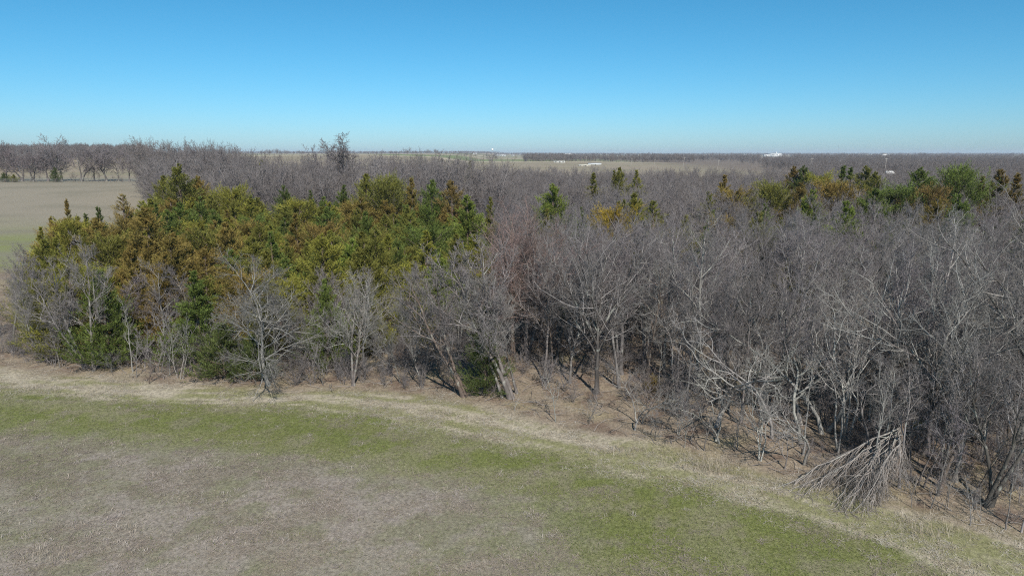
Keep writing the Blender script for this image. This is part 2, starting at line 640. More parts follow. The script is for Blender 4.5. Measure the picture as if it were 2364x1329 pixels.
def two_tone(crown, key):
    """the crown's boughs in branch bark, its twigs in twig bark"""
    me = crown.mesh(key, M_TWIG)
    me.materials.append(M_BRANCH)
    idx = np.zeros(len(me.polygons), np.int32)
    idx[:len(crown.q[0])] = 1
    me.polygons.foreach_set('material_index', idx)
    return me


class Proto:
    def __init__(self, key, **kw):
        t, lg, c, self.top = make_tree(**kw)
        self.trunk = t.mesh(key + '_trunk', M_BARK, True)
        self.limbs = [g.mesh(key + '_limb', M_BARK, True) for g in lg]
        self.crown = two_tone(c, key + '_crown')


def lin(a, b):
    return lambda t: a + (b - a) * t


PROTOS = {}


def proto(key, **kw):
    PROTOS[key] = Proto(key, **kw)


W1 = (0.07, 0.11, 0.15, 0.18, 0.22)
proto('upright_a', seed=1, TL=8.5, limbs=15, wander=W1, split=True)
proto('upright_b', seed=2, TL=9.0, limbs=16, ang=0.6, ratio=0.45, lt0=0.35, wander=W1)
proto('upright_c', seed=3, TL=8.5, limbs=13, ang=0.85, ratio=0.48, lt0=0.3, wander=W1, rad=0.13)
proto('forked_a', seed=4, stems=2, splay=0.22, TL=7.5, limbs=11, ang=0.62, ratio=0.5, lt0=0.3, wander=W1, rad=0.19, split=True)
proto('forked_b', seed=5, stems=3, splay=0.25, TL=7.5, limbs=8, ang=0.65, ratio=0.5, lt0=0.3, wander=W1, rad=0.18)
proto('vase_a', seed=6, TL=4.6, limbs=10, lt0=0.42, ang=0.55, ratio=1.05, prof=lin(0.95, 1.0), wander=W1, trop=(0.02, 0.07, 0.04, 0.02, 0), nb=10, rad=0.2, split=True)
proto('vase_b', seed=7, TL=5.0, limbs=11, lt0=0.35, ang=0.62, ratio=0.9, prof=lin(0.9, 1.05), wander=W1, nb=9, rad=0.18)
proto('spread_a', seed=8, TL=7.2, limbs=24, lt0=0.12, ang=1.08, ratio=0.55, prof=lin(1.0, 0.5), wander=(0.08, 0.1, 0.14, 0.18, 0.2), trop=(0.03, -0.02, -0.03, -0.02, 0), nb=11, br=0.5, rad=0.16, split=True)
proto('leaning_a', seed=9, lean=0.42, TL=8.6, limbs=14, lt0=0.28, ang=0.7, ratio=0.45, wander=W1, rad=0.14, split=True)
proto('leaning_b', seed=10, lean=0.3, TL=8.0, limbs=14, lt0=0.22, ang=0.8, ratio=0.46, wander=W1, rad=0.12)
proto('leaning_c', seed=12, stems=2, splay=0.14, lean=0.4, TL=8.0, limbs=11, lt0=0.25, ang=0.7, ratio=0.48, wander=W1, rad=0.15, split=True)
proto('crooked_a', seed=13, stems=2, splay=0.3, TL=6.0, limbs=8, lt0=0.25, ang=0.75, ratio=0.5, wander=(0.17, 0.22, 0.25, 0.25, 0.2), nb=6, nt=5, nw=3, rad=0.10)
proto('crooked_b', seed=14, stems=1, TL=6.5, limbs=10, lt0=0.2, ang=0.8, ratio=0.45, wander=(0.18, 0.24, 0.25, 0.25, 0.2), nb=6, nt=5, nw=3, rad=0.10)
proto('crooked_c', seed=15, stems=3, splay=0.35, TL=5.5, limbs=7, lt0=0.25, ang=0.7, ratio=0.5, wander=(0.15, 0.2, 0.25, 0.25, 0.2), nb=6, nt=4, nw=3, rad=0.09)
proto('sapling_a', seed=16, TL=3.2, limbs=9, lt0=0.2, ang=0.75, ratio=0.4, nb=5, nt=4, nw=2, rad=0.04, wander=W1)
proto('sapling_b', seed=17, stems=3, splay=0.18, TL=3.0, limbs=6, lt0=0.3, ang=0.55, ratio=0.42, nb=4, nt=4, nw=2, rad=0.035, wander=W1)
proto('sapling_c', seed=18, TL=2.6, limbs=8, lt0=0.1, ang=1.0, ratio=0.5, nb=5, nt=4, nw=2, rad=0.04, wander=(0.12, 0.16, 0.2, 0.2, 0.2))
proto('pole_a', seed=71, TL=7.2, limbs=9, lt0=0.4, ang=0.6, ratio=0.28, nb=5, nt=5, nw=3, rad=0.085, wander=(0.11, 0.18, 0.22, 0.22, 0.2))
proto('pole_b', seed=72, stems=2, splay=0.14, TL=6.8, limbs=7, lt0=0.45, ang=0.55, ratio=0.3, nb=5, nt=5, nw=3, rad=0.09, wander=(0.12, 0.18, 0.22, 0.22, 0.2))
proto('oak_a', seed=19, TL=7.0, limbs=13, lt0=0.28, ang=0.95, ratio=0.8, prof=lin(1.0, 0.75), wander=(0.1, 0.18, 0.2, 0.22, 0.2), nb=8, nt=6, nw=3, rad=0.32, fine=3.2)
proto('oak_b', seed=20, stems=2, splay=0.3, TL=7.5, limbs=9, lt0=0.25, ang=0.9, ratio=0.65, prof=lin(1.0, 0.8), wander=(0.12, 0.2, 0.2, 0.22, 0.2), nb=8, nt=6, nw=3, rad=0.3, fine=3.2)
proto('mid_a', seed=22, TL=9.5, limbs=14, lt0=0.3, ang=0.6, ratio=0.5, nb=7, nt=5, nw=3, rad=0.18, fine=3.0, wander=W1)
proto('mid_b', seed=23, stems=2, splay=0.18, TL=9.0, limbs=10, lt0=0.3, ang=0.6, ratio=0.5, nb=7, nt=5, nw=3, rad=0.2, fine=3.0, wander=W1)
proto('mid_c', seed=24, TL=7.0, limbs=12, lt0=0.35, ang=0.65, ratio=0.8, prof=lin(0.95, 0.9), nb=7, nt=5, nw=3, rad=0.2, fine=3.0, wander=W1)

proto('tall_a', seed=61, TL=9.5, limbs=18, lt0=0.42, ang=0.55, ratio=0.42, nb=9, nt=7, nw=4, rad=0.26, fine=2.6, wander=W1, prof=lin(1.1, 0.7))
PALE, GREY, BROWN_C, DARK, WHITE = (0.25, 0.236, 0.214), (0.155, 0.142, 0.128), (0.15, 0.12, 0.095), (0.085, 0.075, 0.066), (0.37, 0.35, 0.32)
TW_GREY, TW_PURPLE, TW_RED, TW_PALE, TW_BROWN = (0.178, 0.164, 0.156), (0.164, 0.147, 0.145), (0.160, 0.116, 0.102), (0.185, 0.172, 0.160), (0.140, 0.117, 0.095)
N_TREES = [0]
MARKS = [(60, 'the leftmost trees'), (216, 'the straight pale trunk'), (400, 'the three-stem saplings'), (620, 'the drooping pale tree'), (815, 'the pale forked tree'), (950, 'the thin leaning trees'), (1110, 'the small dark cedar'),
         (1225, 'the reddish fan-limbed tree'), (1320, 'the open grove'), (1376, 'the thick dark trunk'), (1445, 'the light forked tree'), (1520, 'the crooked white saplings'), (1608, 'the tall open-topped tree'),
         (1690, 'the shadow-streaked saplings'), (1780, 'the white three-stemmed sapling'), (1860, 'the fallen limbs'), (1950, 'the hanging twig heap'), (2050, 'the broken tree'), (2136, 'the stout leaning tree'),
         (2215, 'the lower right saplings'), (2285, 'the dark thick tree'), (2370, 'the right frame edge')]


def mark(px):
    return min(MARKS, key=lambda m: abs(m[0] - px))[1]


ORD = 'first second third fourth fifth sixth seventh eighth ninth tenth eleventh twelfth thirteenth'.split()


def tell_apart():
    """things that share a label are told apart by their order in depth"""
    by = {}
    for o in COL.objects:
        if o.parent is None and o.get('label') and o.get('group') and o.get('kind') is None:
            by.setdefault(o['label'], []).append(o)
    for lab, os_ in by.items():
        if len(os_) < 2 or len(os_) > 13:
            continue
        os_.sort(key=lambda o: o.location[0] / o.location[1] if 'brush' in lab else o.location[1])
        for k, o in enumerate(os_):
            o['label'] = (f'nearest {lab}' if k == 0 else f'{ORD[k]} nearest {lab}') if 'shrub' not in lab and 'brush' not in lab else f'{ORD[k]} from left, {lab}'

OCC = []


def place_tree(key, pos, h, rz, bark, twig, label, group, name='bare_tree', squash=1.0, limbs=True, tilt=(0, 0), cat='tree'):
    p = PROTOS[key]
    s = h / p.top
    o = thing(name, label, cat, tuple(pos), rz, group)
    o.scale = (s * squash, s * squash, s)
    o.rotation_euler = (tilt[0], tilt[1], rz)
    t = link('trunk', p.trunk, o)
    t.color = (*bark, 1)
    for lm in p.limbs:
        q = link('limb', lm, o)
        q.color = (*bark, 1)
    c = link('crown', p.crown, o)
    c.color = (*twig, 1)
    N_TREES[0] += 1
    OCC.append((pos[0], pos[1]))
    return o


def jit(c, k=0.12):
    f = 1 + R.uniform(-k, k)
    return tuple(min(1, v * f * (1 + R.uniform(-0.03, 0.03))) for v in c)


# trees of the wood's edge: base in the photograph, top row, form, turn, bark, twigs, label
EDGE_TREES = [
    (30, 795, 560, 'upright_b', 0.3, GREY, TW_PURPLE, 'slender grey bare tree at the left end of the wood edge', 1.0),
    (-25, 800, 540, 'leaning_b', 0.1, GREY, TW_GREY, 'grey bare tree cut by the left frame beside the cedars', 1.0),
    (96, 834, 610, 'leaning_a', 0.1, GREY, TW_GREY, 'thin grey tree leaning left beside the leftmost brush pile', 0.8),
    (196, 852, 590, 'leaning_c', 0.25, GREY, TW_GREY, 'lichen-grey tree of two stems leaning left beside a straight pale trunk', 1.0),
    (216, 856, 535, 'upright_a', 1.0, GREY, TW_GREY, 'tall straight pale trunk in front of the bronze cedars at left', 0.95),
    (620, 889, 560, 'spread_a', 0.6, (0.21, 0.20, 0.185), TW_PALE, 'wide pale tree with drooping low branches in front of the cedars', 1.15),
    (815, 889, 612, 'forked_a', 0.5, GREY, TW_PALE, 'pale forked tree standing between the drooping tree and a leaning thin one', 0.85),
    (924, 883, 705, 'leaning_b', 0.0, GREY, TW_GREY, 'thin tree with small crown leaning left of two more leaning trees', 0.9),
    (976, 893, 668, 'leaning_a', -0.1, GREY, TW_GREY, 'pale-trunked leaning tree between the thin leaner and the brown leaner', 0.9),
    (1071, 917, 590, 'leaning_c', 0.1, BROWN_C, TW_GREY, 'brown-trunked tree leaning left over the grass beside a small dark cedar', 1.1),
    (1160, 917, 575, 'leaning_a', -0.2, GREY, TW_GREY, 'leftmost grey stem rising out of the small dark cedar at the edge', 1.05),
    (1178, 922, 540, 'leaning_c', -0.15, GREY, TW_PURPLE, 'double-stemmed grey tree rising behind the small dark cedar', 1.1),
    (1194, 908, 600, 'leaning_b', 0.15, GREY, TW_GREY, 'slim grey stem just right of the small dark cedar', 1.0),
    (1185, 820, 448, 'vase_a', 0.4, BROWN_C, TW_RED, 'tallest fan-limbed tree with a reddish crown right of the cedars', 1.15),
    (1212, 830, 478, 'forked_a', 1.4, GREY, TW_RED, 'thick forked tree with reddish twigs behind the fan-limbed one', 1.1),
    (1105, 835, 545, 'vase_b', 2.2, GREY, TW_RED, 'reddish-twigged tree touching the yellow-green cedars', 1.15),
    (1259, 883, 590, 'upright_b', 0.9, GREY, TW_PURPLE, 'straight grey tree at the open grove edge left of a dark stump-like trunk', 1.0),
    (1315, 885, 560, 'vase_b', 1.9, GREY, TW_GREY, 'short-trunked tree with branches fanning out in the open grove', 0.9),
    (1376, 908, 468, 'vase_a', 2.7, DARK, TW_GREY, 'big tree with a thick dark trunk at the front of the grove', 1.0),
    (1433, 864, 480, 'forked_a', 3.0, GREY, TW_GREY, 'light forked tree right of the thick dark trunk', 0.95),
    (1488, 842, 470, 'upright_a', 2.1, GREY, TW_PURPLE, 'tall grey tree behind the white crooked saplings of the grove', 1.0),
    (1532, 870, 478, 'upright_c', 0.4, GREY, TW_PURPLE, 'grey upright tree between the grove and the pale thicket', 1.0),
    (1608, 905, 470, 'upright_a', 3.7, PALE, TW_GREY, 'tall pale tree with an open forked top standing over the thicket', 0.95),
    (1665, 930, 560, 'forked_b', 1.2, GREY, TW_PURPLE, 'three-stemmed grey tree in the thicket left of the broken tree', 0.9),
    (1710, 975, 610, 'upright_c', 2.9, GREY, TW_GREY, 'slender grey tree casting a long shadow left of the broken tree', 0.85),
    (1790, 960, 600, 'upright_b', 4.1, GREY, TW_PURPLE, 'straight grey tree in the thicket above the fallen limbs', 0.85),
    (1850, 1025, 690, 'crooked_b', 0.8, PALE, TW_PALE, 'crooked pale tree just left of the broken tree', 0.95),
    (1905, 1000, 640, 'crooked_a', 2.0, PALE, TW_PALE, 'pale twisted tree of two stems above the broken tree', 1.0),
    (1960, 1012, 640, 'crooked_c', 0.2, WHITE, TW_PALE, 'white-stemmed crooked tree behind the broken tree', 1.0),
    (2055, 985, 520, 'forked_a', 5.0, WHITE, TW_PURPLE, 'tall tree with peeling white upper limbs behind the broken tree', 0.9),
    (2108, 950, 470, 'upright_a', 5.4, WHITE, TW_GREY, 'tall white-barked tree beside a small green cedar', 0.95),
    (2136, 1050, 520, 'vase_a', 4.4, GREY, TW_GREY, 'stout grey tree leaning right of the broken tree', 1.0),
    (2281, 1168, 690, 'forked_b', 2.2, DARK, TW_GREY, 'dark thick tree near the lower right corner', 0.9),
    (2390, 1080, 390, 'vase_a', 1.2, DARK, TW_GREY, 'large dark tree reaching in from the right frame edge', 1.0),
    (2210, 1000, 560, 'upright_b', 2.0, GREY, TW_PURPLE, 'straight grey tree right of the stout leaning one', 1.0),
    (2340, 1100, 640, 'upright_c', 2.6, GREY, TW_GREY, 'slim grey tree behind the dark thick tree at lower right', 1.0),
]
for bx, by, ty, key, rz, bark, twig, lab, sq in EDGE_TREES:
    pos = at(bx, by)
    h = top_height(pos, ty)
    place_tree(key, pos, h, rz, jit(bark, 0.06), jit(twig, 0.06), lab, 'bare trees along the wood edge', squash=sq)

SAPLINGS = [
    (316, 871, 760, 'sapling_a', GREY, 'slim grey sapling in front of the bronze cedars'),
    (344, 885, 775, 'sapling_c', BROWN_C, 'small brown sapling foremost on the straw below the bronze cedars'),
    (412, 874, 720, 'sapling_b', PALE, 'clump of three pale saplings between bronze cedar and drooping tree'),
    (392, 866, 740, 'sapling_a', PALE, 'single pale sapling left of the three-stem sapling clump'),
    (728, 881, 760, 'sapling_a', GREY, 'first thin grey sapling right of the drooping tree'),
    (747, 889, 765, 'sapling_c', GREY, 'second thin grey sapling right of the drooping tree'),
    (1187, 948, 905, 'sapling_c', WHITE, 'tiny white-footed sapling on the grass below the small cedar'),
    (1283, 973, 850, 'sapling_a', PALE, 'dark-crowned sapling alone on the leaf litter in front of the grove'),
    (1360, 978, 905, 'sapling_c', GREY, 'low bent sapling on the litter below the thick dark trunk'),
    (1370, 975, 915, 'sapling_a', GREY, 'short sapling beside the low bent one'),
    (1465, 993, 850, 'crooked_b', PALE, 'pale crooked sapling at the litter edge of the grove'),
    (1480, 976, 830, 'crooked_a', PALE, 'white crooked double sapling right of the grove'),
    (1515, 1016, 930, 'sapling_c', GREY, 'small forked sapling at the straw edge'),
    (1566, 1003, 880, 'crooked_c', PALE, 'pale bushy sapling of three stems at the straw edge'),
    (1580, 1033, 930, 'sapling_a', PALE, 'thin pale sapling left of the shadow streaks'),
    (1625, 1040, 900, 'sapling_a', GREY, 'grey sapling at the head of a long shadow streak'),
    (1660, 1022, 850, 'crooked_a', PALE, 'pale twisted sapling among the long shadow streaks'),
    (1700, 1040, 880, 'sapling_b', GREY, 'three-stemmed grey sapling among the shadow streaks'),
    (1757, 1062, 850, 'crooked_c', WHITE, 'white three-stemmed sapling among the shadow streaks'),
    (1811, 1082, 900, 'sapling_c', GREY, 'dark-branched sapling at the front left of the broken tree'),
    (1855, 1072, 850, 'crooked_b', PALE, 'pale crooked sapling nearest the fallen limbs'),
    (2105, 1170, 1070, 'sapling_a', GREY, 'thin sapling right of the fallen twig heap'),
    (2148, 1172, 1040, 'sapling_c', GREY, 'grey sapling between broken tree and dark thick tree'),
    (2185, 1175, 1050, 'sapling_b', GREY, 'three-stemmed sapling left of the dark thick tree'),
    (2240, 1212, 1085, 'sapling_a', PALE, 'pale sapling at the straw edge below the dark thick tree'),
    (2262, 1205, 1120, 'sapling_c', PALE, 'bent pale sapling leaning at the straw edge lower right'),
    (2322, 1222, 1030, 'pole_a', GREY, 'pale crooked tree second from the lower right corner'),
    (2357, 1228, 1000, 'sapling_a', PALE, 'pale leaning sapling in the lower right corner'),
]
for bx, by, ty, key, bark, lab in SAPLINGS:
    pos = at(bx, by)
    h = max(top_height(pos, ty), 0.9)
    place_tree(key, pos, h, R.uniform(0, 6.28), jit(bark), jit(TW_PALE if bark in (PALE, WHITE) else TW_GREY), lab, 'saplings along the wood edge', name='sapling')


# ------------------------------------------------------------------ cedars
def make_cedar(seed, H=8.0, Rm=2.2, M=190, K=17, J=13, power=0.82, round_=False, sparse=0.0, up=0.35):
    rng = np.random.default_rng(seed)
    u = rng.uniform(0, 1, M) ** 1.25
    h = 0.02 + 0.96 * u
    az = rng.uniform(0, 6.28, M)
    lob = 1 + 0.28 * np.sin(az * 2 + rng.uniform(0, 6)) * np.sin(h * 9 + rng.uniform(0, 6)) + 0.26 * rng.normal(0, 1, M)
    prof = np.sqrt(np.clip(1 - (h * 2 - 0.75).clip(-0.8, 2) ** 2 / 1.6, 0.02, 1)) if round_ else (1 - h) ** power * (0.72 + 0.28 * smooth(0.0, 0.15, h))
    L = np.clip(Rm * prof * lob, 0.10, None)
    el = 0.10 + 0.85 * h + rng.normal(0, 0.14, M)
    d = np.stack([np.cos(az) * np.cos(el), np.sin(az) * np.cos(el), np.sin(el)], 1)
    p = np.stack([np.zeros(M), np.zeros(M), h * H * 0.97 - np.sin(el) * L * 0.25], 1)
    p[:, 2] = np.clip(p[:, 2], 0.05, None)
    P = paths(rng, p, d, L * 1.05, 6, 0.06, 0.07)
    P[:, :, 2] = np.maximum(P[:, :, 2], 0.10)
    trunk = Geo()
    s = np.linspace(0, 1, 8)
    tp = np.stack([rng.normal(0, 0.03, 8).cumsum() * 0.5, rng.normal(0, 0.03, 8).cumsum() * 0.5, s * H * 0.97 - 0.1], 1)
    trunk.tube(tp[None], (0.14 * (1 - s * 0.9))[None], 7)
    trunk.tube(P, (0.012 + 0.01 * L)[:, None] * (1 - np.linspace(0, 1, 6) * 0.8)[None], 3)
    t = rng.uniform(0.15, 1.03, (M, K)) ** 0.75
    f = np.clip(t, 0, 0.999) * 5
    i = f.astype(int)
    w = (f - i)[..., None]
    rows = np.arange(M)[:, None]
    pos = P[rows, i] * (1 - w) + P[rows, i + 1] * w
    bd = unit(P[rows, i + 1] - P[rows, i])
    size = (0.38 + 0.46 * rng.uniform(0, 1, (M, K))) * (0.28 + 0.8 * np.minimum(L[:, None] / Rm, 1.1))
    ax = unit(bd * 0.75 + np.array([0, 0, up]) + rng.normal(0, 0.24, (M, K, 3)))
    pos = (pos + rng.normal(0, 0.065, (M, K, 3)) * L[:, None, None]).reshape(-1, 3)
    ax, size = ax.reshape(-1, 3), size.reshape(-1)
    tint = np.clip(rng.normal(0.47, 0.13, len(size)), 0, 1)
    if sparse:
        keep = rng.uniform(0, 1, len(size)) > sparse
        pos, ax, size, tint = pos[keep], ax[keep], size[keep], tint[keep]
    N = len(size)
    sj = np.tile(np.linspace(0.0, 0.95, J), (N, 1)) + rng.uniform(-0.05, 0.05, (N, J))
    ld = unit(ax[:, None, :] * 0.85 + rng.normal(0, 0.34, (N, J, 3)))
    base = pos[:, None, :] + ax[:, None, :] * (sj * size[:, None])[..., None]
    ll = size[:, None] * 0.40 * (1.2 - 0.7 * sj)
    side = unit(np.cross(ld, rng.normal(0, 1, (N, J, 3))))
    wd = 0.009 + 0.014 * rng.uniform(0, 1, (N, J))
    a = base - side * wd[..., None]
    b = base + side * wd[..., None]
    mid = base + ld * (ll * 0.45)[..., None]
    tip = base + ld * ll[..., None]
    V = np.stack([base, mid - side * wd[..., None], tip, mid + side * wd[..., None]], 2).reshape(-1, 3)
    V[:, 2] = np.maximum(V[:, 2], 0.03)
    q = np.arange(N * J * 4).reshape(-1, 4)
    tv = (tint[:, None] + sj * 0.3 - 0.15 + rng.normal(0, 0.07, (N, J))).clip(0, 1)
    g = Geo()
    g.add(V, q)
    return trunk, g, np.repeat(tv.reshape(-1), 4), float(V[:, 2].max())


CEDARS = {}
for key, kw in {
    'cone_a': dict(seed=31, H=8.5, Rm=2.3), 'cone_b': dict(seed=32, H=8.5, Rm=2.0, power=1.05), 'cone_c': dict(seed=33, H=8.5, Rm=2.6, power=0.8),
    'spire': dict(seed=34, H=8.0, Rm=1.3, power=1.0, M=150, K=11), 'round_a': dict(seed=35, H=8.0, Rm=2.7, round_=True, M=240), 'round_b': dict(seed=36, H=7.5, Rm=2.4, round_=True, M=220),
    'cone_d': dict(seed=37, H=8.0, Rm=2.4, power=0.8, up=0.6), 'thin': dict(seed=38, H=7.0, Rm=1.8, M=130, K=8, sparse=0.45), 'low': dict(seed=39, H=3.8, Rm=1.7, power=0.75, M=110, K=11, up=0.55),
}.items():
    t_, g_, tv_, top_ = make_cedar(**kw)
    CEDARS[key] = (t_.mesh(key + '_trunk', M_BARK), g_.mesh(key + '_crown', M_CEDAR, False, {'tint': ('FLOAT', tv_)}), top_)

GRN, OLV, BRZ, DKG, BRT, YEL, RUST = (0.125, 0.175, 0.042), (0.195, 0.185, 0.042), (0.265, 0.178, 0.054), (0.078, 0.110, 0.036), (0.185, 0.240, 0.044), (0.265, 0.250, 0.044), (0.215, 0.135, 0.050)
CED_POS = []


def place_cedar(key, pos, h, colour, label, group='cedars among the bare trees', width=1.0):
    tm, cm, top = CEDARS[key]
    s = h / top
    o = thing('cedar_tree', label, 'tree', tuple(pos), R.uniform(0, 6.28), group)
    o.scale = (s * width, s * width, s)
    t = link('trunk', tm, o)
    t.color = (0.16, 0.12, 0.09, 1)
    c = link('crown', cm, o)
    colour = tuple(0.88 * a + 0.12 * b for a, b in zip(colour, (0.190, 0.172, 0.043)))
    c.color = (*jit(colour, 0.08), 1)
    CED_POS.append((pos[0], pos[1], 2.0 * s * width))
    return o


# top in the photograph, distance, form, colour, label, width
CEDAR_LIST = [
    (144, 456, 88, 'spire', BRZ, 'slim bronze cedar spire standing against the tan field', 0.9),
    (102, 497, 84, 'spire', BRZ, 'short bronze spire left of the slim one at the field edge', 1.0),
    (76, 522, 78, 'cone_b', YEL, 'yellowish cedar at the left end of the cedar belt', 1.0),
    (48, 585, 66, 'cone_c', YEL, 'low yellow-green cedar leftmost before the field', 1.1),
    (185, 490, 86, 'spire', DKG, 'dark green spire right of the slim bronze one', 1.2),
    (217, 475, 92, 'spire', DKG, 'taller dark green spire against the tan field', 1.2),
    (276, 446, 98, 'thin', BRZ, 'sparse brownish cedar with thin foliage against the tan field', 1.3),
    (325, 474, 68, 'cone_a', BRZ, 'large bronze cedar behind the straight pale trunk', 1.15),
    (352, 468, 95, 'cone_b', GRN, 'small green cedar between bronze cedars at left', 0.9),
    (411, 376, 112, 'cone_c', OLV, 'tallest olive cedar at the top left of the belt', 1.15),
    (456, 403, 114, 'cone_a', BRZ, 'bronze shoulder cedar right of the tallest olive one', 1.0),
    (374, 402, 116, 'cone_a', OLV, 'olive cedar left of the tallest one', 0.9),
    (528, 414, 108, 'round_a', YEL, 'broad yellow-green cedar right of the tallest olive one', 1.0),
    (653, 425, 112, 'cone_d', DKG, 'dark green pointed cedar against the grey wood', 0.9),
    (714, 438, 112, 'cone_b', DKG, 'small dark green cedar right of the dark pointed one', 0.9),
    (792, 425, 108, 'cone_b', DKG, 'dark green cedar left of the broad olive group', 1.0),
    (844, 398, 106, 'cone_a', OLV, 'olive cedar at the left of the broad group', 1.0),
    (895, 387, 104, 'round_a', OLV, 'broad olive-bronze cedar with the highest top of its group', 1.05),
    (949, 409, 102, 'cone_b', BRZ, 'bronze-topped cedar right of the broad olive one', 0.9),
    (997, 411, 100, 'cone_a', GRN, 'green pointed cedar near the right end of the belt', 0.9),
    (1041, 413, 99, 'cone_a', RUST, 'rusty pointed cedar at the right end of the belt', 1.0),
    (1078, 446, 88, 'cone_d', BRT, 'bright green cedar at the right end of the belt', 1.2),
    (1132, 453, 92, 'cone_b', OLV, 'small olive cedar beside the reddish-crowned tree', 0.8),
    (1085, 369, 170, 'cone_b', OLV, 'olive cedar alone in the grey wood beyond the belt', 0.9),
    (606, 366, 165, 'spire', OLV, 'thin olive cedar spire deep in the grey wood', 1.4),
    (1278, 422, 98, 'cone_c', BRT, 'bright green cedar alone among grey trees right of the belt', 1.0),
    (1423, 455, 78, 'round_b', (0.33, 0.22, 0.035), 'orange-gold cedar in the middle of the grey wood', 0.75),
    (1467, 442, 88, 'cone_a', OLV, 'olive cedar just right of the orange-gold one', 1.0),
    (1512, 462, 84, 'thin', OLV, 'faded olive cedar among grey branches right of the orange-gold one', 1.1),
    (1430, 384, 150, 'cone_a', OLV, 'paired olive cedar against the tan field', 0.9),
    (1418, 392, 150, 'cone_b', OLV, 'left half of the cedar pair against the tan field', 0.8),
    (1470, 391, 145, 'cone_b', YEL, 'yellowish cedar right of the cedar pair', 1.0),
    (1370, 396, 148, 'spire', OLV, 'small olive cedar left of the cedar pair', 1.4),
    (1674, 402, 120, 'cone_b', BRZ, 'narrow bronze cedar in the grey wood right of the middle', 1.0),
    (1702, 418, 116, 'round_b', BRZ, 'rounded bronze cedar touching the narrow one', 0.9),
    (1640, 440, 108, 'thin', OLV, 'faint olive cedar left of the narrow bronze one', 1.1),
    (1784, 404, 112, 'round_a', OLV, 'broad olive cedar behind bare branches right of the middle', 1.0),
    (1833, 381, 150, 'cone_a', RUST, 'rusty cedar at the left end of the far right group', 0.9),
    (1856, 380, 148, 'cone_c', DKG, 'dark green cedar second in the far right group', 0.9),
    (1897, 386, 146, 'round_b', YEL, 'yellowish low cedar in the far right group', 1.0),
    (1936, 401, 112, 'round_a', BRZ, 'biggest bronze cedar of the right wood', 1.2),
    (1879, 434, 98, 'cone_d', BRT, 'bright green cedar at the foot of the biggest bronze one', 0.9),
    (1852, 418, 108, 'cone_a', RUST, 'rusty cedar left of the biggest bronze one', 0.9),
    (1946, 380, 150, 'spire', GRN, 'left-hand green spire above the biggest bronze cedar', 1.3),
    (1964, 384, 150, 'spire', GRN, 'right-hand green spire above the biggest bronze cedar', 1.3),
    (2000, 381, 146, 'cone_c', OLV, 'olive cedar right of the green spires', 1.0),
    (2023, 394, 140, 'cone_a', OLV, 'small olive cedar left of the white parked vehicle', 0.9),
    (1963, 460, 88, 'cone_d', BRT, 'vivid green low cedar below the biggest bronze one', 1.0),
    (2026, 431, 98, 'cone_c', GRN, 'green cedar right of the biggest bronze one', 1.0),
    (2078, 411, 106, 'round_b', GRN, 'rounded green cedar left of the tall pointed one', 1.1),
    (2126, 384, 112, 'cone_c', GRN, 'tall pointed green cedar of the right wood', 1.0),
    (2155, 411, 104, 'round_a', RUST, 'rust-brown cedar below the tall pointed green one', 0.9),
    (2217, 363, 112, 'round_a', GRN, 'tall rounded green cedar standing out at right', 0.9),
    (2173, 450, 90, 'cone_a', BRZ, 'bronze cedar among branches below the rust-brown one', 0.9),
    (2221, 445, 90, 'cone_d', GRN, 'green cedar below the tall rounded one', 1.0),
    (2312, 387, 112, 'cone_d', RUST, 'rusty spreading cedar near the right frame', 1.0),
    (2271, 405, 112, 'cone_b', RUST, 'small rusty cedar left of the rusty spreading one', 0.9),
    (2350, 396, 108, 'spire', RUST, 'rusty spire at the right frame', 1.4),
]
for tx, ty, dist, key, colr, lab, wid in CEDAR_LIST:
    pos = at_dist(tx, dist)
    place_cedar(key, pos, top_height(pos, ty), colr, lab, width=wid * (1.35 if tx > 1200 else 1.2))
# cedars that stand with their feet in view
for bx, by, ty, key, colr, lab, wid in [
    (520, 870, 740, 'low', DKG, 'low dark green cedar under the drooping tree', 1.25),
    (590, 880, 770, 'low', DKG, 'low green cedar against the foot of the drooping tree', 1.0),
    (1120, 912, 700, 'cone_c', DKG, 'small dark cedar at the grass edge below the leaning trees', 0.85),
    (2100, 1002, 940, 'low', GRN, 'little green cedar bush right of the broken tree', 0.7),
    (760, 850, 640, 'cone_a', GRN, 'green cedar behind the pale forked tree', 1.0),
    (1505, 905, 860, 'low', BRZ, 'little golden bush on the litter of the grove', 0.8),
]:
    pos = at(bx, by)
    place_cedar(key, pos, top_height(pos, ty), colr, lab, width=wid)

# the body of the belt
BELT = [(-40, 58), (-36, 51.5), (-30, 48.8), (-20, 48.2), (-11, 48.6), (-7.5, 56), (-4, 75), (-4, 98), (-14, 112), (-36, 116), (-53, 114), (-60, 104), (-60, 92), (-53, 76)]


def inside(poly, px, py):
    c = False
    for (x0, y0), (x1, y1) in zip(poly, poly[1:] + poly[:1]):
        if (y0 > py) != (y1 > py) and px < (x1 - x0) * (py - y0) / (y1 - y0) + x0:
            c = not c
    return c


